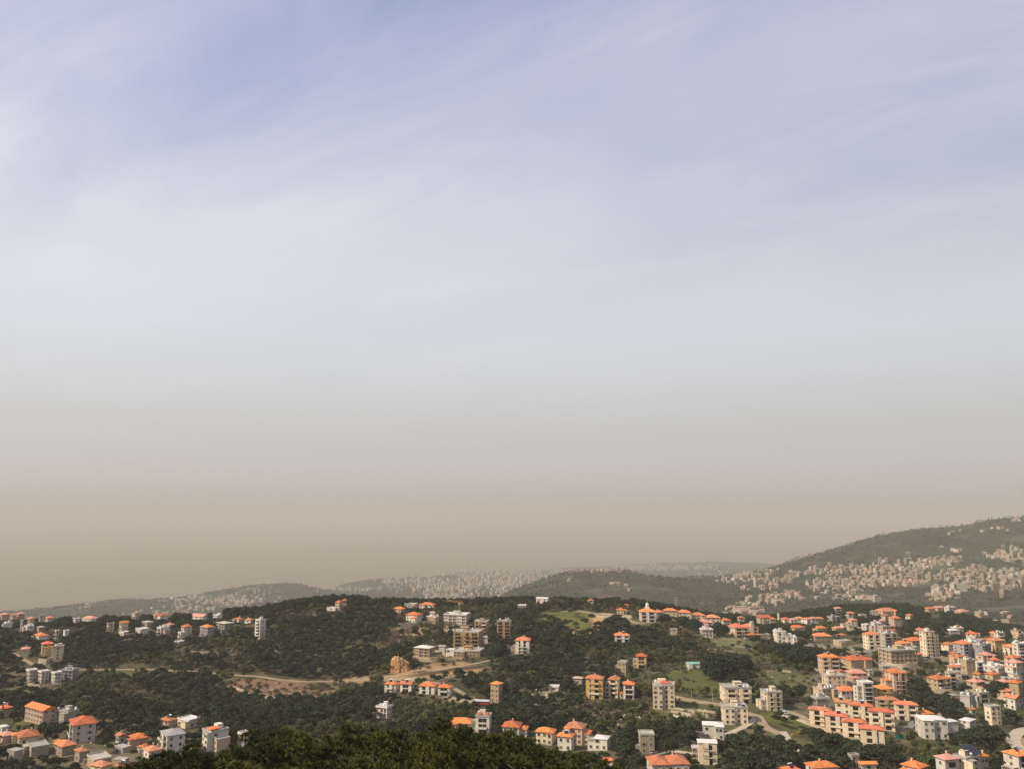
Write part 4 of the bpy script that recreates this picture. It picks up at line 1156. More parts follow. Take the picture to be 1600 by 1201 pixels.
# orange cliff
P = hit(627, 1050)
dep = project(P)[2] / F0
m = MB(); nx, nz_ = 26, 18; cw, chh = 36 * dep, 24 * dep
rr_ = np.random.default_rng(5)
tp = np.interp(np.linspace(0, 1, nx + 1), [0, .06, .18, .35, .5, .65, .8, .92, 1], [.35, .82, 1, .97, .84, .72, .6, .42, .12]) * rr_.uniform(.95, 1.04, nx + 1)
fl_ = np.convolve(rr_.uniform(-2.4, 2.4, nx + 3), [.3, .4, .3], 'valid')
for j in range(nz_ + 1):
    for i in range(nx + 1):
        u, v = i / nx, j / nz_
        x = (u - .5) * cw + rr_.uniform(-.15, .15); z = v * chh * tp[i] - 1.5
        y = v * 4.0 + fl_[i] * (.6 + .4 * v) + 3.5 * (float(fbm(np.array([x / 3.]), np.array([z / 5. + 5]), 61, 4)[0]) - .5) + rr_.uniform(-.35, .35) + 3 * abs(u - .4)
        m.v.append((x, y, z))
for j in range(nz_):
    for i in range(nx):
        a = j * (nx + 1) + i; m.f.append((a, a + 1, a + nx + 2, a + nx + 1))
for i in range(nx):      # ground on top runs back into the slope
    a = nz_ * (nx + 1) + i; b = len(m.v)
    m.v += [(m.v[a][0], 20, m.v[a][2] - 1), (m.v[a + 1][0], 20, m.v[a + 1][2] - 1)]; m.f.append((a, a + 1, b + 1, b))
for s in (0, nx):        # cheeks
    for j in range(nz_):
        a = j * (nx + 1) + s; b = len(m.v)
        m.v += [(m.v[a][0], 20, m.v[a][2]), (m.v[a + nx + 1][0], 20, m.v[a + nx + 1][2])]
        m.f.append((a, a + nx + 1, b + 1, b) if s == 0 else (a, b, b + 1, a + nx + 1))
m.m = [0] * len(m.f)
tag(m.build('cliff', M_CLIFF, None, (P[0], P[1], P[2]), math.atan2(-P[0], P[1])), 'orange quarried cliff beside the climbing road', 'cliff')
RECTS.append((610, 644, 1022, 1050, P[1] + 5)); FEET.append((P[0], P[1] + 8, 14))

# ------------------------------------------------------------------ crane, steeple, chimneys, pylon
def lattice(m, a, b, wd, n, r=0.09):
    a, b = Vector(a), Vector(b); ax = (b - a).normalized(); u = ax.orthogonal().normalized(); w = ax.cross(u)
    cs = [(u + w) * wd / 2, (u - w) * wd / 2, (-u - w) * wd / 2, (w - u) * wd / 2]
    for c in cs: m.tube(a + c, b + c, r, r, 4)
    for k in range(n):
        p, q = a.lerp(b, k / n), a.lerp(b, (k + 1) / n)
        for i in range(4): m.tube(p + cs[i], q + cs[(i + 1) % 4], r * .7, r * .7, 3, cap=False)
P = at(717.5, 972, 915); dep = project(P)[2] / F0
cr = link('tower_crane', None, None, tuple(P)); tag(cr, 'orange tower crane over the unfinished white block', 'crane')
Hc = 30 * dep
m = MB(); lattice(m, (0, 0, -3), (0, 0, Hc), 1.6, 14, .2); m.build('mast', M_CRANE, cr)
m = MB(); lattice(m, (3.5, 0, Hc), (-14, -4, Hc + 3.0), 1.2, 12, .17); m.build('jib', M_CRANE, cr)
m = MB(); m.tube((0, 0, Hc), (0, 0, Hc + 4.5), .3, .12, 4); m.tube((0, 0, Hc + 4.4), (-12, -3.5, Hc + 3.2), .06, .06, 3); m.tube((0, 0, Hc + 4.4), (3.2, 0, Hc + .6), .06, .06, 3); m.build('tie_bars', M_CRANE, cr)
m = MB(); m.box(2.4, 4.4, -1, 1, Hc - 1.6, Hc - .2); m.build('counterweight', WALL['g'], cr)
m = MB(); m.box(-.9, .9, -2.2, -.8, Hc - 2.2, Hc - .3); m.build('cab', M_FRAME, cr)
P = at(1217, 975, 1005); dep = project(P)[2] / F0
st = link('steeple', None, None, tuple(P)); tag(st, 'slim white steeple above the red village row', 'steeple')
m = MB(); m.tube((0, 0, -4), (0, 0, 14 * dep), 1.25, 1.15, 8); m.build('shaft', WALL['w'], st)
m = MB(); m.tube((0, 0, 14 * dep), (0, 0, 14 * dep + .4), 1.7, 1.7, 8); m.build('gallery', WALL['w'], st)
m = MB(); m.tube((0, 0, 14 * dep + .4), (0, 0, 18 * dep), 1.0, .08, 8); m.build('spire', WALL['w'], st)
for k, px in enumerate((729.5, 741.5)):
    P = at(px, 897, 9300)
    z0 = max(P[2] - 30, -519)
    ch = link('power_station_chimney', None, None, (P[0], P[1], z0))
    tag(ch, 'thin tall chimney in the far haze, the left one' if k == 0 else 'thin tall chimney in the far haze, the right one', 'chimney', 'power station chimneys')
    top = at(px, 874, 9300)[2] - z0
    n = 6
    for q in range(n):
        m = MB(); ra = 10 - 4 * q / n; rb = 10 - 4 * (q + 1) / n
        m.tube((0, 0, top * q / n), (0, 0, top * (q + 1) / n), ra, rb, 12); m.build('band', WALL['o'] if q % 2 else WALL['g'], ch)
P = at(1057, 957, 1900); py_ = link('pylon', None, None, tuple(P)); tag(py_, 'grey lattice pylon in front of the middle wooded hill', 'pylon')
m = MB(); lattice(m, (0, 0, -6), (0, 0, 36), 4.0, 10, .22); m.build('tower', M_METAL, py_)
for z in (24, 29, 34):
    m = MB(); m.tube((-7, 0, z), (7, 0, z), .25, .25, 4); m.tube((-7, 0, z), (0, 0, z + 2), .15, .15, 3); m.tube((7, 0, z), (0, 0, z + 2), .15, .15, 3); m.build('cross_arm', M_METAL, py_)
# poles
for i, (px, yb, hp, lab) in enumerate(((1081, 1096, 17, 'utility pole in the green field left of the roadside one'), (1114, 1099, 16, 'utility pole beside the curving road'),
                                       (365, 1080, 16, 'pale pole at the edge of the brown scrub'), (150, 1047, 8, 'lamp pole by the pale road, leftmost'), (255, 1048, 8, 'lamp pole by the pale road above the wooded valley'))):
    P = hit(px, yb); dep = project(P)[2] / F0; H = hp * dep
    r = link('utility_pole', None, None, tuple(P)); tag(r, lab, 'pole', 'roadside poles')
    m = MB(); m.tube((0, 0, -1), (0, 0, H), .18, .11, 6); m.build('post', M_PALE, r)
    m = MB(); m.box(-.9, .9, -.07, .07, H - .6, H - .45); m.build('cross_arm', M_METAL, r)
# bus and cars
CARC = [noisy('white_car_paint', (0.75, 0.75, 0.74), .04, rough=.3), noisy('silver_car_paint', (0.42, 0.42, 0.43), .04, rough=.3), noisy('dark_car_paint', (0.04, 0.045, 0.06), .05, rough=.3),
        noisy('red_car_paint', (0.42, 0.03, 0.03), .05, rough=.3), noisy('yellow_car_paint', (0.75, 0.36, 0.03), .05, rough=.3)]
M_TYRE = noisy('tyre_rubber', (0.02, 0.02, 0.02), .2)
def prism(m, prof, hw, hw2=None, mi=0):
    n = len(prof); hw2 = hw2 or [hw] * n
    vs = [(x, -b, z) for (x, z), b in zip(prof, hw2)] + [(x, b, z) for (x, z), b in zip(prof, hw2)]
    fs = [tuple(range(n)), tuple(range(2 * n - 1, n - 1, -1))] + [(i, n + i, n + (i + 1) % n, (i + 1) % n) for i in range(n)]
    m.add(vs, fs, mi)
def wheel_mesh():
    def mk():
        m = MB(); m.tube((0, -.11, 0), (0, .11, 0), .33, .33, 10); m.tube((0, -.125, 0), (0, .125, 0), .18, .18, 8, 1); return m.mesh('wheel', [M_TYRE, M_METAL])
    return cached('wheel', mk)
def car_body(c):
    def mk():
        m = MB(); prism(m, [(-2.1, .3), (2.1, .3), (2.15, .62), (1.95, .85), (1.0, .95), (-1.9, .98), (-2.15, .8)], .85); return m.mesh('body', CARC[c])
    return cached(('car', c), mk)
def car_cabin(c):
    def mk():
        m = MB(); prism(m, [(-1.75, .97), (1.05, .94), (.45, 1.42), (-1.3, 1.45)], .8, [.8, .8, .66, .66]); m.box(-1.2, .4, -.62, .62, 1.445, 1.475, 1); return m.mesh('cabin', [M_GLASS, CARC[c]])
    return cached(('cab', c), mk)
def car(px, py, c, rot, label):
    P = hit(px, py)
    z = float(height(np.array([P[0]]), np.array([P[1]]))[0])
    for cc, wd in ROADPTS:
        i = np.argmin(((cc - P[:2]) ** 2).sum(1))
        if np.hypot(*(cc[i] - P[:2])) < wd: z += .35; break
    r = link('car', None, None, (P[0], P[1], z + .05), math.radians(rot)); tag(r, label, 'car', 'parked cars')
    link('body', car_body(c), r); link('cabin', car_cabin(c), r)
    for x in (-1.3, 1.3):
        for s in (-1, 1): link('wheel', wheel_mesh(), r, (x, s * .8, .33))
for a in ((1283, 1011, 4, 10, 'yellow car on the car park road'), (1305, 1014, 2, 5, 'dark car right of the yellow one'), (1274, 1009, 2, 5, 'dark car left of the yellow one'), (1258, 1006, 1, 8, 'silver car at the left end of the car park road'),
          (1247, 1005, 0, 8, 'white car before the silver one on the car park road'), (1325, 1015, 1, 80, 'silver car parked across near the flat tan house'), (1332, 1016, 0, 80, 'white car parked across, first of two'),
          (1339, 1017, 1, 80, 'grey car parked across beside the white one'), (1347, 1017, 2, 80, 'dark car parked across at the end of the car park'), (1166, 998, 0, 10, 'white car in front of the long tiered building'), (1193, 1002, 0, 15, 'white van like car by the low pinkish shed'),
          (1079, 1046, 0, 20, 'white car before the turquoise roofed shed'), (1190, 1142, 2, -60, 'dark car on the curving road'), (1462, 1030, 3, 0, 'red car on the village street'), (1472, 1031, 0, 0, 'white car right of the red one on the village street'),
          (1450, 1030, 1, 5, 'silver car left of the red one on the village street'), (1417, 1140, 1, 50, 'silver car in the street beside the estate'), (1222, 1112, 0, -20, 'white car at the left end of the estate lane'), (1228, 1115, 1, -20, 'silver car at the left end of the estate lane'),
          (1022, 1176, 1, 30, 'grey car behind the square stone block'), (954, 965, 1, 20, 'silver car on the dirt track, first of two'), (960, 967, 0, 30, 'white car on the dirt track beside the silver one')):
    car(*a)
P = hit(753, 1101)
bus = link('bus', None, None, (P[0], P[1], P[2] + .4), math.radians(-8)); tag(bus, 'white and red coach parked left of the slender tower house', 'bus')
m = MB(); m.box(-5.5, 5.5, -1.25, 1.25, .4, 1.3); m.build('lower_body', M_RED, bus)
m = MB(); m.box(-5.5, 5.5, -1.25, 1.25, 2.2, 3.2); m.build('roof', CARC[0], bus)
m = MB(); m.box(-5.48, 5.48, -1.23, 1.23, 1.3, 2.2); m.build('window_band', M_GLASS, bus)
for x in (-3.6, 3.4):
    for s in (-1, 1):
        o = link('wheel', wheel_mesh(), bus, (x, s * 1.2, .5)); o.scale = (1.5, 1.5, 1.5)
# green hoarding by the estate
P = hit(1406, 1154); dep = project(P)[2] / F0
ho_ = link('hoarding', None, None, tuple(P), .1); tag(ho_, 'bright green hoarding at the right foot of the estate', 'hoarding')
m = MB(); m.box(-7 * dep, 7 * dep, -.06, .06, .2, 6.5 * dep); m.build('sheet', M_GREENNET, ho_)
for x in (-6.5, 0, 6.5):
    m = MB(); m.tube((x * dep, .12, -1), (x * dep, .12, 6.8 * dep), .07, .07, 5); m.build('post', M_METAL, ho_)

RECTS.append((1398, 1414, 1146, 1156, P[1])); RECTS.append((744, 762, 1095, 1103, bus.location[1]))

# ------------------------------------------------------------------ trees
def leafmesh(name, cen, nor, size, mat, seed, asp=1.0):
    """many small leaf clumps: one bent quad at each centre"""
    r = np.random.default_rng(seed)
    n = len(cen)
    nr_ = nor + r.normal(0, .55, nor.shape); nr_ /= np.linalg.norm(nr_, axis=1)[:, None] + 1e-9
    a = np.cross(nr_, r.normal(0, 1, nor.shape)); a /= np.linalg.norm(a, axis=1)[:, None] + 1e-9
    b = np.cross(nr_, a)
    s = (size * r.uniform(.6, 1.4, n))[:, None]
    v = np.stack([cen - a * s * .5 * asp, cen + b * s * .42 + nr_ * s * .12, cen + a * s * .5 * asp, cen - b * s * .42 + nr_ * s * .12], 1).reshape(-1, 3)
    me = bpy.data.meshes.new(name)
    me.vertices.add(4 * n); me.vertices.foreach_set('co', v.astype(np.float32).ravel())
    me.loops.add(4 * n); me.loops.foreach_set('vertex_index', np.arange(4 * n, dtype=np.int32))
    me.polygons.add(n); me.polygons.foreach_set('loop_start', (np.arange(n) * 4).astype(np.int32))
    me.update(calc_edges=True); me.materials.append(mat)
    return me
def blobs(r, lobes, n):
    """points on and just under the skins of the lobes (x, y, z, rx, rz)"""
    L_ = np.array(lobes); wt_ = L_[:, 3] ** 2; k = r.choice(len(L_), n, p=wt_ / wt_.sum())
    d = r.normal(0, 1, (n, 3)); d /= np.linalg.norm(d, axis=1)[:, None]
    d[:, 2] = np.where(d[:, 2] < -.35, -d[:, 2], d[:, 2])
    rad = r.uniform(.72, 1.03, n)
    q = L_[k]
    c = q[:, :3] + d * rad[:, None] * np.stack([q[:, 3], q[:, 3], q[:, 4]], -1)
    return c, d
def make_tree(kind, seed):
    """trunk mesh, crown mesh; about unit-real size, standing on the ground"""
    r = np.random.default_rng(seed); m = MB()
    if kind == 'pine':        # umbrella pine
        H = 8.5; lob = []
        for k in range(7):
            a = 2 * math.pi * k / 7 + r.uniform(-.4, .4); q = r.uniform(.9, 2.3)
            lob.append((q * math.cos(a), q * math.sin(a), H - 2.0 + r.uniform(-.5, .5), r.uniform(1.1, 1.8), r.uniform(.8, 1.2)))
        lob.append((0, 0, H - 1.5, 2.1, 1.5))
        m.tube((0, 0, -1.5), (.2, .1, 4.6), .30, .2, 6)
        for l in lob[:5]: m.tube((.2, .1, 4.2), (l[0] * .7, l[1] * .7, l[2] - .4), .13, .06, 4)
        c, d = blobs(r, lob, 330); mat = LEAF['pine']; sz = .95
    elif kind == 'oak':
        H = 6.5; lob = [(r.uniform(-1.4, 1.4), r.uniform(-1.4, 1.4), r.uniform(2.4, 5.0), r.uniform(1.1, 1.9), r.uniform(1.1, 1.7)) for k in range(8)]
        m.tube((0, 0, -1.5), (0, .1, 3), .26, .16, 6)
        for l in lob[:4]: m.tube((0, .1, 2.2), l[:3], .11, .05, 4)
        c, d = blobs(r, lob, 330); mat = LEAF['oak']; sz = .85
    elif kind == 'scrub':
        lob = [(r.uniform(-1.6, 1.6), r.uniform(-1.6, 1.6), r.uniform(.6, 2.0), r.uniform(.8, 1.3), r.uniform(.7, 1.2)) for k in range(6)]
        for l in lob[:4]: m.tube((0, 0, -.8), l[:3], .08, .04, 4)
        c, d = blobs(r, lob, 220); mat = LEAF['scrub']; sz = .55
    elif kind == 'cyp':
        H = 10.0; n = 300
        z = r.uniform(.6, H, n); rad = 1.15 * np.sin(np.pi * np.clip((z / H) ** .8, 0, 1)) ** .6 * r.uniform(.75, 1.05, n); a = r.uniform(0, 2 * np.pi, n)
        c = np.stack([rad * np.cos(a), rad * np.sin(a), z], -1); d = np.stack([np.cos(a), np.sin(a), .5 + 0 * a], -1)
        m.tube((0, 0, -1.5), (0, 0, 6), .2, .08, 6); mat = LEAF['cyp']; sz = .6
    elif kind == 'dome':      # a single big evergreen
        lob = [(0, 0, 3.2, 5.2, 4.0)] + [(4.0 * math.cos(a) * q, 4.0 * math.sin(a) * q, 2.6 + r.uniform(-.6, 1.6), r.uniform(1.8, 2.6), r.uniform(1.5, 2.3)) for a, q in zip(np.linspace(0, 6, 9), r.uniform(.7, 1.1, 9))]
        m.tube((0, 0, -1.5), (0, 0, 4), .6, .35, 7)
        for l in lob[1:6]: m.tube((0, 0, 2), l[:3], .25, .1, 5)
        c, d = blobs(r, lob, 2200); mat = LEAF['cyp']; sz = .8
    elif kind == 'orange':
        lob = [(r.uniform(-1.2, 1.2), r.uniform(-1.2, 1.2), r.uniform(.6, 1.8), r.uniform(.7, 1.0), r.uniform(.6, .9)) for k in range(5)]
        for l in lob[:3]: m.tube((0, 0, -.6), l[:3], .07, .03, 4)
        c, d = blobs(r, lob, 200); mat = LEAF['blos']; sz = .4
    else:                     # near pine: tiers of boughs, each bough ends in many needle tufts
        H = 9.0; cs, ds = [], []
        m.tube((0, 0, -2.5), (.15, .1, H * .55), .24, .15, 7); m.tube((.15, .1, H * .55), (.05, 0, H * .97), .15, .03, 6)
        nb = 30
        for k in range(nb):
            t = (k + r.uniform(0, 1)) / nb; z = H * (.16 + .82 * t)
            R = (2.9 * (1 - t) ** .6 * min(1, .5 + t * 2.2)) * r.uniform(.45, 1.25) + .15
            a = k * 2.399 + r.uniform(-.6, .6); up = .35 + 1.1 * t
            e = np.array([R * math.cos(a), R * math.sin(a), z + R * .4 * up]); s0 = np.array([0.1, 0.05, z - R * .15])
            m.tube(tuple(s0), tuple(e), .06, .02, 4, cap=False)
            for q in range(int(5 + R * 5)):
                f = r.uniform(.72, 1.08) if r.random() < .85 else r.uniform(.3, .7); p = s0 + (e - s0) * f + r.normal(0, .17 + .09 * R, 3) * np.array([1, 1, .75])
                nt_ = int(26 + 16 * r.random())
                ax = np.array([math.cos(a) * .5, math.sin(a) * .5, 1.2])
                dd = r.normal(0, .7, (nt_, 3)) + ax; dd /= np.linalg.norm(dd, axis=1)[:, None]
                cs.append(p + dd * r.uniform(.05, .34, (nt_, 1))); ds.append(dd)
        c = np.concatenate(cs); d = np.concatenate(ds); mat = LEAF['near']; sz = .26
        # needles lie along their direction: long thin quads
        n = len(c); side = np.cross(d, r.normal(0, 1, d.shape)); side /= np.linalg.norm(side, axis=1)[:, None] + 1e-9
        ln = r.uniform(.22, .46, n)[:, None]; wd = r.uniform(.018, .042, n)[:, None]
        v = np.stack([c - d * ln * .5, c + side * wd, c + d * ln * .6, c - side * wd], 1).reshape(-1, 3)
        me = bpy.data.meshes.new('crown'); me.vertices.add(4 * n); me.vertices.foreach_set('co', v.astype(np.float32).ravel())
        me.loops.add(4 * n); me.loops.foreach_set('vertex_index', np.arange(4 * n, dtype=np.int32))
        me.polygons.add(n); me.polygons.foreach_set('loop_start', (np.arange(n) * 4).astype(np.int32)); me.update(calc_edges=True); me.materials.append(mat)
        return m.mesh('trunk', M_BARK), me
    return m.mesh('trunk', M_BARK), leafmesh('crown', c, d, sz, mat, seed + 50)
PROTO = {}
for kind, n in (('pine', 4), ('oak', 4), ('scrub', 3), ('cyp', 2), ('dome', 1), ('orange', 1), ('near', 5)):
    PROTO[kind] = [make_tree(kind, 100 + 10 * len(PROTO) + i) for i in range(n)]
BASEH = {'pine': 8.5, 'oak': 6.5, 'scrub': 3.0, 'cyp': 10.0, 'dome': 7.6, 'orange': 2.6, 'near': 9.0}
TN = {'pine': 'umbrella_pine', 'oak': 'oak_tree', 'scrub': 'scrub_bush', 'cyp': 'cypress_tree', 'dome': 'evergreen_tree', 'orange': 'orange_bush', 'near': 'pine_tree'}
tr_rng = random.Random(11)
CROWNS = {}
def tree(kind, X, Y, hgt, label, group, i=None, z=None, wide=1.0):
    tm, cm = tr_rng.choice(PROTO[kind]) if i is None else PROTO[kind][i % len(PROTO[kind])]
    z = float(height(np.array([X]), np.array([Y]))[0]) if z is None else z
    s = hgt / BASEH[kind]
    r = link(TN[kind], None, None, (X, Y, z), tr_rng.uniform(0, 6.28)); r.scale = (s * wide, s * wide, s)
    tag(r, label, 'bush' if kind in ('scrub', 'orange') else 'tree', group)
    link('trunk', tm, r); c = link('crown', cm, r)
    CROWNS.setdefault((kind, cm.name), c)
    return r
HL = [(l, project(np.array(v[0].location))) for l, v in ALL_HOUSES.items()]
HX = np.array([(p[0], p[1], p[2]) for l, p in HL])
PREP = {'of', 'in', 'on', 'at', 'with', 'by', 'from', 'under', 'behind', 'below', 'above', 'beside', 'before', 'between', 'right', 'left', 'just', 'poking', 'standing', 'half', 'joined', 'and', 'to', 'among', 'beyond', 'cut', 'alone', 'stepping', 'low'}
def clip(text, n):
    """the first n words of a phrase, ended where a phrase can end"""
    w_ = text.replace(',', '').split()
    if len(w_) <= n: return ' '.join(w_)
    k = n
    while k > 2 and w_[k] not in PREP: k -= 1
    while k > 2 and w_[k - 1] in PREP | {'the', 'a'}: k -= 1
    return ' '.join(w_[:k])
ORD = 'first second third fourth fifth sixth seventh eighth ninth tenth eleventh twelfth thirteenth fourteenth fifteenth sixteenth seventeenth eighteenth nineteenth twentieth'.split()
ORD += ['twenty-' + q for q in ORD[:9]] + ['thirtieth'] + ['thirty-' + q for q in ORD[:9]] + ['fortieth'] + ['forty-' + q for q in ORD[:9]]
NUMBERED = {}       # (what it is in the plural, where) -> the things, to be told apart by their order from the left
def number_labels():
    for (one, many, where), os_ in NUMBERED.items():
        os_.sort(key=lambda o: project(np.array(o.location))[0])
        for i, o in enumerate(os_):
            lead = one if len(os_) == 1 else ORD[min(i, len(ORD) - 1)] + ' from left of the ' + many
            o['label'] = lead + ' ' + clip(where, 16 - len(lead.split()))
def beside(px, py):
    q = np.hypot(HX[:, 0] - px, (HX[:, 1] - py) * 1.5); i = int(np.argmin(q))
    dx = px - HX[i, 0]; side = 'left of' if dx < -8 else 'right of' if dx > 8 else 'in front of' if py > HX[i, 1] else 'behind'
    return side + ' the ' + HL[i][0]
# single trees that stand out
STAND = """
dome 1485 1119 30 1.0|big dark round evergreen on the wall right of the estate
cyp 3 1122 20 1|cypress at the left edge beside the red roofed house
cyp 29 1125 17 1|thin cypress at the left end of the long pinkish building
cyp 36 1122 17 1.7|broad cypress in front of the long pinkish building
cyp 87 1174 10 1|dark cypress between the old stone houses at lower left
cyp 1210 1050 9 1.2|left one of two small cypresses in the walled field
cyp 1216 1050 16 1|right and taller one of two cypresses in the walled field
cyp 1554 1026 14 1.3|first cypress below the yellow house
cyp 1560 1028 16 1.2|second cypress below the yellow house
cyp 1567 1030 17 1.3|tallest cypress below the yellow house
cyp 1574 1030 13 1.2|last cypress right of the tallest one below the yellow house
cyp 85 974 10 1|dark cypress on the left ridge behind the red roof
cyp 957 1098 14 1.2|cypress in front of the second cream apartment block
cyp 1280 1158 16 1.6|dark pointed tree on the slope below the estate
dome 1125 993 19 1.0|round topped umbrella pine left of the long tiered building
dome 1197 993 18 1.0|round topped umbrella pine right of the long tiered building
dome 1085 985 18 1.1|broad dark pine below the ridge row of red roofs
dome 1068 978 16 1.0|dark pine right of the lantern building
dome 1040 972 13 1.0|dark pine close behind the lantern building
dome 1560 1090 26 .8|dark leafy tree below the low orange roof in the right village
dome 1120 1062 40 .8|tall dark clump left in the middle of the green field edge
dome 1143 1056 36 .8|tall dark clump right of the other in the field edge
dome 1160 1048 26 .9|dark tree at the right end of the field edge clump
dome 1250 1040 30 1.0|dark broad tree left of the six storey block
dome 1230 1030 26 1.0|dark tree under the lower white wing
dome 1268 1034 24 1.0|dark tree right before the six storey block
dome 780 1025 20 1.0|dark tree right of the big tan apartment block
dome 768 1028 18 1.0|dark tree on the bank right of the tan block
dome 1345 978 16 1.1|dark round tree on the wooded rise
dome 1365 976 14 1.1|dark round tree right of the other on the wooded rise
dome 1496 1012 22 .9|dark tree left of the grey balconied block
dome 1477 1015 18 .9|dark tree right of the tall cream stepped house
oak 647 1052 20 1.1|green oak right of the orange cliff
oak 640 1036 16 1.2|green oak on top of the orange cliff
oak 612 1052 12 1.1|green oak at the left foot of the orange cliff
oak 625 1030 12 1.3|broad oak above the orange cliff
orange 1240 1152 7 1|orange bush left of a pair on the green slope
orange 1250 1150 7 1|orange bush right of a pair on the green slope
"""
for ln in STAND.strip().splitlines():
    a, lab = ln.split('|'); k, px, yb, hp, wd = a.split()
    P = hit(float(px), float(yb), hi=1300)
    if P is None: continue
    P = P + np.array([P[0], P[1], 0]) / np.hypot(P[0], P[1]) * 2.0
    dep = project(P)[2] / F0
    o = tree(k, P[0], P[1], float(hp) * dep, lab, None, wide=float(wd))
    FEET.append((P[0], P[1], 4.0))
    if k == 'dome': RECTS.append((float(px) - 12, float(px) + 12, float(yb) - float(hp), float(yb) - 3, P[1]))
# pines of the spur in front of the camera: tops follow the dark edge along the bottom of the photograph
edge = [(205, 1205), (250, 1190), (300, 1178), (330, 1172), (370, 1160), (400, 1152), (440, 1148), (480, 1146), (520, 1150), (560, 1146), (600, 1138), (650, 1136), (700, 1137), (750, 1146), (790, 1152), (830, 1160), (870, 1172), (910, 1183), (950, 1196), (985, 1206)]
ex, ey = np.array([e[0] for e in edge]), np.array([e[1] for e in edge])
nf = 0
for row, (Yr, dy, stepx) in enumerate(((114, -2, 40), (101, 8, 50), (88, 26, 60), (75, 50, 72))):
    x = ex[0] + tr_rng.uniform(0, 20)
    while x < ex[-1]:
        py = float(np.interp(x, ex, ey)) + dy + tr_rng.choice((-10, -5, 0, 5, 12, 20, 30))
        Y = Yr + tr_rng.uniform(-5, 5)
        P = at(x, py, Y)
        g = float(height(np.array([P[0]]), np.array([P[1]]))[0])
        hh = P[2] - g
        if hh > 3.0 and py < 1235:
            hh2 = min(max(hh, 5.0), 12.5)
            o = tree('near', P[0], P[1], hh2, 'olive green pine in the foreground thicket', 'foreground pine thicket', i=nf, z=P[2] - hh2, wide=tr_rng.uniform(1.05, 1.5)); nf += 1
            NUMBERED.setdefault(('pine', 'pines', ('along the top of the foreground thicket', 'in the second rank of the foreground thicket', 'in the third rank of the foreground thicket', 'in the nearest rank of the foreground thicket')[row]), []).append(o)
        x += stepx * tr_rng.uniform(.7, 1.25)
# ------------------------------------------------------------------ woods: scattered over the slopes
rg = np.random.default_rng(21)
NC = 170000
Yc = np.sqrt(rg.uniform(345.0 ** 2, 1290.0 ** 2, NC)); Uc = rg.uniform(-.78, .78, NC); Xc = Uc * Yc
Zc = height(Xc, Yc)
_, den = patch_fields(Xc, Yc)
zone = fbm(Xc / 55, Yc / 55, 71, 3); zone2 = fbm(Xc / 16, Yc / 16, 81, 3)
zone3 = fbm(Xc / 90, Yc / 90, 101, 3)
ridge = np.clip((Yc - 700) / 120, 0, 1)
pxs, pys, _ = project(np.stack([Xc, Yc, Zc], -1))
sp = np.where(zone + .15 * (zone2 - .5) + .09 * ridge > .52, 0, np.where(zone2 + .4 * (zone3 - .5) > .54, 2, 1))     # 0 pine 1 oak 2 scrub
for e_ in PW:
    if e_[4] is BROWN: sp = np.where(((Xc - e_[0]) / e_[2]) ** 2 + ((Yc - e_[1]) / e_[3]) ** 2 < 1.1, 2, sp)
hs = np.where(sp == 0, rg.uniform(4.5, 11.5, NC) * (.75 + .5 * zone3), np.where(sp == 1, rg.uniform(2.5, 7.5, NC), rg.uniform(1.6, 3.4, NC)))
rad = np.where(sp == 0, .33, np.where(sp == 1, .42, .7)) * hs
keep = rg.uniform(0, 1, NC) < den * np.where(zone2 > .40, 1.0, np.where(zone2 > .33, .55, .12))
for fx, fy, fr in FEET:
    keep &= (Xc - fx) ** 2 + (Yc - fy) ** 2 > (fr * .8 + rad) ** 2
for c, wd in ROADPTS:
    lo, hi = c.min(0) - 15, c.max(0) + 15
    i = np.nonzero(keep & (Xc > lo[0]) & (Xc < hi[0]) & (Yc > lo[1]) & (Yc < hi[1]))[0]
    if len(i):
        d2 = ((Xc[i, None] - c[None, :, 0]) ** 2 + (Yc[i, None] - c[None, :, 1]) ** 2).min(1)
        keep[i[d2 < (wd + rad[i] * .6) ** 2]] = False
# nothing tall right in front of a house or a road the photograph shows clear
ptx, pty, dpt = project(np.stack([Xc, Yc, Zc + hs], -1))
mpx = dpt / F0
for x0, x1, yt, yb, Yb in RECTS:
    over = (ptx + rad / mpx * .8 > x0) & (ptx - rad / mpx * .8 < x1) & (pty < yb - 2.5) & (pys > yt) & (Yc < Yb)
    keep &= ~over
for c, wd in ROADPTS:
    cz_l = height(c[:, 0], c[:, 1]); rx, ry, rd = project(np.stack([c[:, 0], c[:, 1], cz_l], -1))
    o_ = np.argsort(rx); rxs, rys, rds = rx[o_], ry[o_], c[o_, 1]
    yy = np.interp(ptx, rxs, rys, left=-1, right=-1); dd = np.interp(ptx, rxs, rds)
    over = (yy > 0) & (pty < yy - 1) & (pys > yy) & (Yc < dd) & (rg.uniform(0, 1, NC) < .6)
    keep &= ~over
idx = np.nonzero(keep)[0]
# poisson-like thinning on a grid, nearest kept first
cell = {}
fin = []
for i in idx:
    s_ = max(2.0, rad[i] * 1.02); k = (int(Xc[i] // 3.2), int(Yc[i] // 3.2)); ok = True
    for a in (-1, 0, 1):
        for b in (-1, 0, 1):
            for j in cell.get((k[0] + a, k[1] + b), ()):
                if (Xc[i] - Xc[j]) ** 2 + (Yc[i] - Yc[j]) ** 2 < s_ * s_: ok = False; break
            if not ok: break
        if not ok: break
    if ok: cell.setdefault(k, []).append(i); fin.append(i)
fin = np.array(fin)
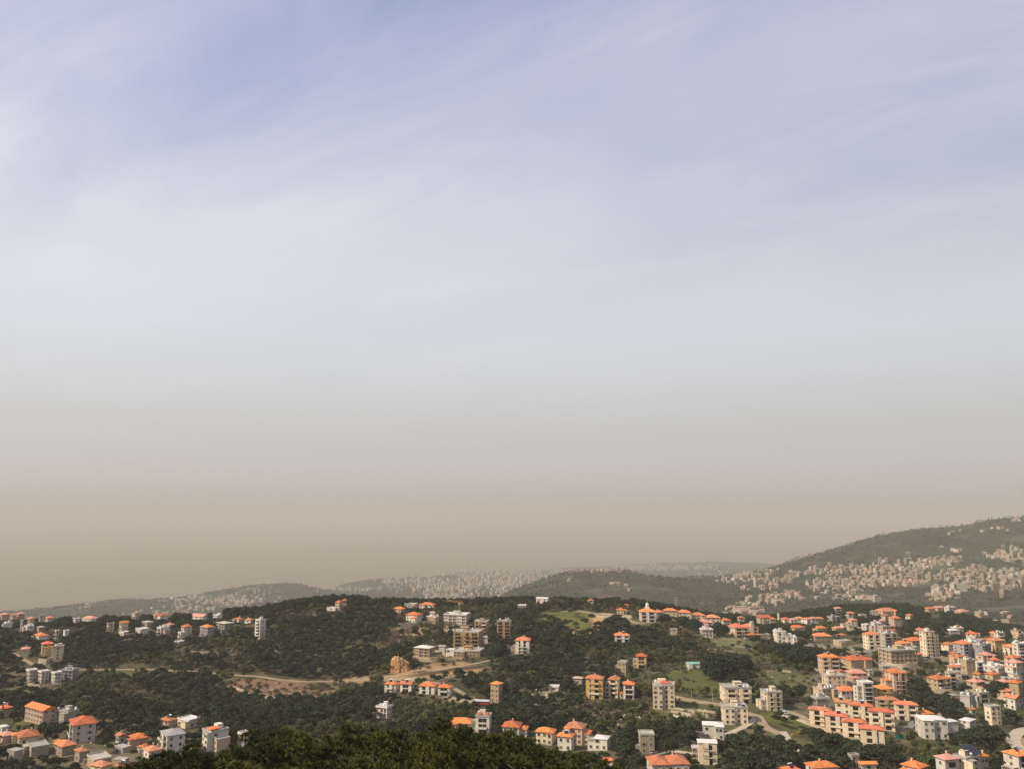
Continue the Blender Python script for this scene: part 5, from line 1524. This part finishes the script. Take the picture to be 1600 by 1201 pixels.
# those that show largest stand as trees of their own
vis = (pys[fin] < 1215) & (pxs[fin] > -10) & (pxs[fin] < 1610) & ~((pys[fin] > np.interp(pxs[fin], ex, ey) - 4) & (pxs[fin] > 215) & (pxs[fin] < 975))
big = fin[vis][np.argsort(-(hs[fin] / mpx[fin])[vis])][:200]
lab = {0: ('tall dark umbrella pine among the lower houses', 'tall pines among the lower houses', 'pine'), 1: ('leafy green oak among the lower houses', 'oaks among the lower houses', 'oak'), 2: ('grey brown bush among the lower houses', 'bushes among the lower houses', 'scrub')}
for i in big:
    l, g, k = lab[int(sp[i])]
    o = tree(k, float(Xc[i]), float(Yc[i]), float(hs[i]), l, g, z=float(Zc[i]) - .2)
    NUMBERED.setdefault(({'pine': 'tall umbrella pine', 'oak': 'leafy green oak', 'scrub': 'grey brown bush'}[k], {'pine': 'pines', 'oak': 'oaks', 'scrub': 'bushes'}[k], beside(float(pxs[i]), float(pys[i]))), []).append(o)
rest = np.setdiff1d(fin, big)
for kind in ('pine', 'oak', 'scrub'):       # every crown mesh must exist once as a real tree for the woods to copy
    for tm, cm in PROTO[kind]:
        if (kind, cm.name) not in CROWNS:
            i = rest[np.nonzero(sp[rest] == {'pine': 0, 'oak': 1, 'scrub': 2}[kind])[0][0]]; rest = rest[rest != i]
            r = tree(kind, float(Xc[i]), float(Yc[i]), float(hs[i]), lab[int(sp[i])][0], lab[int(sp[i])][1], i=[q[1].name for q in PROTO[kind]].index(cm.name), z=float(Zc[i]) - .2)
def scatter(name, label, X, Y, Z, S, variants):
    """one object: a cloud of points, each carrying one of the crown meshes"""
    me = bpy.data.meshes.new(name); n = len(X)
    me.vertices.add(n); me.vertices.foreach_set('co', np.stack([X, Y, Z], -1).astype(np.float32).ravel())
    a = me.attributes.new('size', 'FLOAT', 'POINT'); a.data.foreach_set('value', S.astype(np.float32))
    a = me.attributes.new('turn', 'FLOAT', 'POINT'); a.data.foreach_set('value', rg.uniform(0, 6.28, n).astype(np.float32))
    a = me.attributes.new('pick', 'INT', 'POINT'); a.data.foreach_set('value', rg.integers(0, len(variants), n).astype(np.int32))
    o = link(name, me); tag(o, label, kind='stuff')
    ng = bpy.data.node_groups.new(name, 'GeometryNodeTree')
    ng.interface.new_socket('Geometry', in_out='INPUT', socket_type='NodeSocketGeometry'); ng.interface.new_socket('Geometry', in_out='OUTPUT', socket_type='NodeSocketGeometry')
    nd = ng.nodes; gi, go = nd.new('NodeGroupInput'), nd.new('NodeGroupOutput')
    iop = nd.new('GeometryNodeInstanceOnPoints'); g2i = nd.new('GeometryNodeGeometryToInstance')
    for v in reversed(variants):
        oi = nd.new('GeometryNodeObjectInfo'); oi.transform_space = 'ORIGINAL'; oi.inputs[0].default_value = v
        ng.links.new(oi.outputs['Geometry'], g2i.inputs[0])
    def named(nm, ty):
        q = nd.new('GeometryNodeInputNamedAttribute'); q.data_type = ty; q.inputs['Name'].default_value = nm; return q.outputs['Attribute']
    ng.links.new(gi.outputs[0], iop.inputs['Points']); ng.links.new(g2i.outputs[0], iop.inputs['Instance'])
    iop.inputs['Pick Instance'].default_value = True
    ng.links.new(named('pick', 'INT'), iop.inputs['Instance Index']); ng.links.new(named('size', 'FLOAT'), iop.inputs['Scale'])
    cx_ = nd.new('ShaderNodeCombineXYZ'); ng.links.new(named('turn', 'FLOAT'), cx_.inputs['Z'])
    e2r = nd.new('FunctionNodeEulerToRotation'); ng.links.new(cx_.outputs[0], e2r.inputs[0]); ng.links.new(e2r.outputs[0], iop.inputs['Rotation'])
    ng.links.new(iop.outputs[0], go.inputs[0])
    md = o.modifiers.new('scatter', 'NODES'); md.node_group = ng
    return o
for k, kind, nm, l in ((0, 'pine', 'pine_woods', 'dark umbrella pine woods covering the slopes and ridges'), (1, 'oak', 'oak_woods', 'green broadleaf trees and thicket on the slopes'), (2, 'scrub', 'scrub', 'grey brown leafless scrub on the slopes')):
    i = rest[sp[rest] == k]
    scatter(nm, l, Xc[i], Yc[i], Zc[i] - .2, hs[i] / BASEH[kind], [CROWNS[(kind, cm.name)] for tm, cm in PROTO[kind]])
print('TREES', len(fin), 'near', nf)
# loose pale rocks
ic = MB()
for cx, cyy, rx, ry, n in ((845, 1090, 35, 12, 120), (985, 1125, 30, 12, 90), (480, 1003, 35, 14, 70), (640, 995, 30, 10, 60), (430, 1010, 20, 8, 30), (735, 1055, 18, 5, 45), (1215, 1060, 25, 20, 14), (230, 1010, 60, 10, 30), (870, 985, 20, 8, 30), (270, 1190, 30, 8, 30), (620, 1000, 20, 10, 40), (560, 1085, 40, 10, 40), (160, 1150, 60, 20, 30), (1080, 1115, 35, 10, 40), (420, 1080, 50, 10, 60)):
    for k in range(n):
        P = hit(cx + rg.normal(0, rx * .5), cyy + rg.normal(0, ry * .5), hi=1200)
        if P is None: continue
        s = rg.uniform(.3, 1.2); b = len(ic.v)
        o8 = np.array([(1, 0, 0), (0, 1, 0), (-1, 0, 0), (0, -1, 0), (.2, .1, 1), (0, 0, -1)]) * (s * rg.uniform(.6, 1.3, (6, 3))) + P
        ic.v += [tuple(q) for q in o8]
        ic.f += [(b, b + 1, b + 4), (b + 1, b + 2, b + 4), (b + 2, b + 3, b + 4), (b + 3, b, b + 4), (b + 1, b, b + 5), (b + 2, b + 1, b + 5), (b + 3, b + 2, b + 5), (b, b + 3, b + 5)]
ic.m = [0] * len(ic.f)
tag(ic.build('rubble', M_ROCK), 'loose pale rocks strewn over the slopes', kind='stuff')

# ------------------------------------------------------------------ the far towns
FARROOF = noisy('far_dull_tiles', (0.40, 0.21, 0.15), .2, .05)
FARW = [noisy('far_cream', (0.38, 0.31, 0.225), .2, .05, rnd=.2), noisy('far_white', (0.46, 0.40, 0.32), .18, .05, rnd=.12), noisy('far_tan', (0.30, 0.225, 0.155), .2, .05, rnd=.2), noisy('far_pink', (0.36, 0.265, 0.20), .2, .05, rnd=.15)]
def far_block(w, d, h, wm, red, seed):
    r = random.Random(seed); m = MB()
    m.box(-w / 2, w / 2, -d / 2, d / 2, -12, h, 0)
    fl = max(2, int(h / 3.2)); n = max(2, int(w / 4))
    for k in range(fl):
        z = k * h / fl
        for q in range(n):
            x = -w / 2 + w * (q + .5) / n
            m.box(x - w / n * .33, x + w / n * .33, -d / 2 - .08, -d / 2 + .02, z + .8, z + 2.4, 1)
        for s in (-1, 1):
            for y in (-d / 4, d / 4): m.box(s * w / 2 - .08, s * w / 2 + .08, y - 1.0, y + 1.0, z + .9, z + 2.3, 1)
        if r.random() < .6: m.box(-w * .35, w * .35, -d / 2 - 1.3, -d / 2 - .1, z - .2, z + .7, 0)
    if red: hip(m, -w / 2 - .6, w / 2 + .6, -d / 2 - .6, d / 2 + .6, h + .2, .22 * min(w, d)); m.m[-5:] = [2] * 5
    else: m.box(-w / 2 - .3, w / 2 + .3, -d / 2 - .3, d / 2 + .3, h, h + .5, 3); m.box(-w * .15, w * .15, -d * .1, d * .3, h + .5, h + 3, 0)
    return m.mesh('far_block', [wm, M_GLASS, FARROOF, M_FLAT])
FARP = []
for k in range(16):
    r = random.Random(k)
    FARP.append((far_block(r.uniform(9, 17), r.uniform(9, 13), r.choice((7, 10, 13, 16, 19)), FARW[k % 4], k % 6 == 1, k)))
# clusters: x, y, half sizes, number, label, group, height factor
CL = [(1540, 874, 85, 15, 330, 'pale block in the hazy town high on the right mountainside', 'upper right mountain town', 1.0, 1, 0, 'high on the right mountain'),
      (1430, 890, 80, 16, 240, 'pale block in the hazy town on the middle of the right mountain', 'middle mountain town', 1.0, 1, 0, 'midway up the right mountain'),
      (1555, 905, 75, 16, 260, 'pale block in the hazy town low on the right mountainside', 'lower right mountain town', 1.0, 1, 0, 'low on the right mountain'),
      (1300, 905, 95, 15, 300, 'pale block in the hazy town at the foot of the right mountain', 'mountain foot town', 1.0, 1, 0, 'at the right mountain foot'),
      (1225, 912, 60, 18, 190, 'pale block in the hazy town left of the right mountain', 'saddle town', 1.0, 1, 0, 'left of the right mountain'),
      (1400, 918, 75, 16, 190, 'pale block in the scattered hazy suburb below the mountain town', 'mountain suburb', .9, 1, 0, 'below the mountain town'),
      (1225, 938, 40, 8, 70, 'pale block in the hazy village on the valley side', 'valley side village', .8, 1, 0, 'on the far valley side'),
      (1165, 952, 26, 9, 60, 'small pale house in the tight hazy rows left of the steeple', 'tight house rows', .5, 0, 0, 'in the tight hazy rows'),
      (1350, 938, 45, 5, 60, 'pinkish house in the hazy hamlet behind the wooded rise', 'hamlet behind the rise', .7, 1, 0, 'behind the wooded rise'),
      (1470, 930, 25, 8, 30, 'pale house scattered on the dark valley side', 'scattered valley houses', .7, 1, 0, 'on the dark valley side'),
      (1150, 908, 25, 6, 22, 'pale house on the middle wooded hill', 'middle hill houses', .8, 1, 0, 'on the middle wooded hill'),
      (1135, 897, 50, 5, 60, '', '', .9, 1, 1), (1540, 828, 50, 3, 9, '', '', .8, 1, 1), (1590, 813, 20, 2, 8, '', '', .8, 1, 1),
      (1470, 833, 22, 2, 12, '', '', .8, 1, 1), (960, 892, 60, 3, 26, '', '', .9, 1, 1), (890, 893, 30, 2, 14, '', '', .9, 1, 1), (1545, 968, 40, 10, 14, '', '', .7, 1, 1), (960, 915, 80, 10, 10, '', '', .7, 1, 1),
      (790, 906, 65, 12, 560, '', '', 2.2, 1, 1), (700, 918, 55, 12, 330, '', '', 1.6, 1, 1), (870, 893, 60, 3, 130, '', '', 2.2, 1, 1), (740, 897, 40, 4, 180, '', '', 2.4, 1, 1),
      (1040, 888, 80, 3, 190, '', '', 2.3, 1, 1), (990, 886, 40, 2, 60, '', '', 3.0, 1, 1), (630, 908, 45, 5, 90, '', '', 1.4, 1, 1), (560, 921, 45, 3, 50, '', '', 1.3, 1, 1), (650, 903, 14, 2, 12, '', '', 1.5, 1, 1),
      (345, 938, 65, 8, 150, '', '', 1.2, 1, 1), (330, 945, 60, 8, 90, '', '', 1.1, 1, 1), (300, 922, 40, 5, 40, '', '', 1.2, 1, 1), (400, 922, 22, 3, 12, '', '', 1.0, 1, 1), (110, 947, 60, 4, 26, '', '', 1.2, 1, 1), (280, 955, 80, 5, 60, '', '', 1.0, 1, 1), (700, 935, 40, 6, 70, '', '', 1.2, 1, 1), (800, 925, 25, 10, 90, '', '', 1.3, 1, 1)]
fr = np.random.default_rng(33)
stuffV, stuffF, stuffM = [], [], []
FMATS = FARW + [M_GLASS, FARROOF, M_FLAT]
cand = []
for ci, (cx, cyy, rx, ry, n, l, g, hf, jig, st, *_) in enumerate(CL):
    for k in range(n):
        a = fr.uniform(0, 6.283); q = math.sqrt(fr.uniform(0, 1)) * fr.uniform(.75, 1.25) * (1.45 if fr.uniform() < .3 else 1.0)
        P = hit(cx + rx * q * math.cos(a), cyy + ry * q * math.sin(a), 5600 if hf >= 2 else 4300 if hf >= 1.3 else 1350)
        if P is None or P[2] < SEA + 2: continue
        if float(fbm(np.array([P[0] / 110]), np.array([P[1] / 110]), 55, 2)[0]) < (.42 if P[1] < 4300 else .25): continue
        cand.append((ci, P, fr.integers(0, 16), hf * fr.uniform(.7, 1.25)))
single = [c for c in cand if not CL[c[0]][9]]
single.sort(key=lambda c: c[1][1] / c[3])
# keep them apart
occ = []
chosen, others = [], []
for c in single:
    if all((c[1][0] - p[0]) ** 2 + (c[1][1] - p[1]) ** 2 > 14 ** 2 for p in occ[-400:]) and len(chosen) < 300:
        chosen.append(c); occ.append(c[1])
    else: others.append(c)
for ci, P, k, hf in chosen:
    o = link('distant_block', FARP[k], None, (P[0], P[1], P[2]), fr.uniform(-.7, .7))
    s = .62 if hf < .65 else 1.0
    o.scale = (s, s, max(.5, hf))
    look = ('cream', 'white', 'tan', 'pinkish')[k % 4] + (' red roofed' if k % 6 == 1 else ' flat roofed') + (' tall' if hf > 1.0 else ' low')
    tag(o, CL[ci][5], 'block', CL[ci][6])
    NUMBERED.setdefault((look + ' block', look + ' blocks', CL[ci][10]), []).append(o)
for ci, P, k, hf in others + [c for c in cand if CL[c[0]][9]]:
    w, d, h = fr.uniform(8, 15), fr.uniform(8, 12), fr.uniform(7, 15) * hf
    if P[1] > 4300: w *= 1.15; d *= 1.1
    a = fr.uniform(-.7, .7); ca_, sa = math.cos(a), math.sin(a); mi = int(fr.integers(0, 4)); b = len(stuffV)
    nfl = max(1, int(h / 6.4))
    def put(x0, x1, y0, y1, z0, z1, m):
        b = len(stuffV)
        for z in (z0, z1):
            for x, y in ((x0, y0), (x1, y0), (x1, y1), (x0, y1)): stuffV.append((P[0] + x * ca_ - y * sa, P[1] + x * sa + y * ca_, P[2] + z))
        stuffF.extend([(b + 4, b + 5, b + 6, b + 7), (b, b + 1, b + 5, b + 4), (b + 1, b + 2, b + 6, b + 5), (b + 2, b + 3, b + 7, b + 6), (b + 3, b, b + 4, b + 7)]); stuffM.extend([m] * 5)
    put(-w / 2, w / 2, -d / 2, d / 2, -10, h, mi)
    if fr.uniform() < .18 and P[1] < 4300:
        b = len(stuffV)
        for x, y, z in ((-w / 2 - .5, -d / 2 - .5, h), (w / 2 + .5, -d / 2 - .5, h), (w / 2 + .5, d / 2 + .5, h), (-w / 2 - .5, d / 2 + .5, h), (-w / 5, 0, h + 2.6), (w / 5, 0, h + 2.6)): stuffV.append((P[0] + x * ca_ - y * sa, P[1] + x * sa + y * ca_, P[2] + z))
        stuffF.extend([(b, b + 1, b + 5, b + 4), (b + 1, b + 2, b + 5), (b + 2, b + 3, b + 4, b + 5), (b + 3, b, b + 4)]); stuffM.extend([5] * 4)
    for q in range(nfl): put(-w * .38, w * .38, -d / 2 - .1, -d / 2 + .2, q * 6.4 + 1.2, q * 6.4 + 3.0, 4)
me = bpy.data.meshes.new('distant_town'); me.from_pydata(stuffV, [], stuffF)
for q in FMATS: me.materials.append(q)
me.polygons.foreach_set('material_index', stuffM); me.update()
tag(link('distant_town', me), 'pale hazy mass of far town buildings on hills and coast', kind='stuff')
# far woods: coarse crowns on the hills behind
n = 60000
Yf = np.sqrt(rg.uniform(1300.0 ** 2, 5600.0 ** 2, n)); Xf = rg.uniform(-.72, .78, n) * Yf
nz_f = fbm(Xf / 90, Yf / 90, 91, 4)
kf = nz_f > .42
for c in cand:
    pass
cxy = np.array([c[1][:2] for c in cand if c[1][1] < 3800])
kf_i = np.nonzero(kf)[0]
g_occ = set((int(x // 25), int(y // 25)) for x, y in cxy)
kf_i = np.array([i for i in kf_i if (int(Xf[i] // 25), int(Yf[i] // 25)) not in g_occ])
Xf, Yf = Xf[kf_i], Yf[kf_i]
scatter('far_woods', 'hazy dark woods on the hills behind the ridge', Xf, Yf, height(Xf, Yf) - .5, rg.uniform(.6, 1.25, len(Xf)), [CROWNS[('pine', cm.name)] for tm, cm in PROTO['pine'][:2]] + [CROWNS[('oak', cm.name)] for tm, cm in PROTO['oak'][:2]])

number_labels()
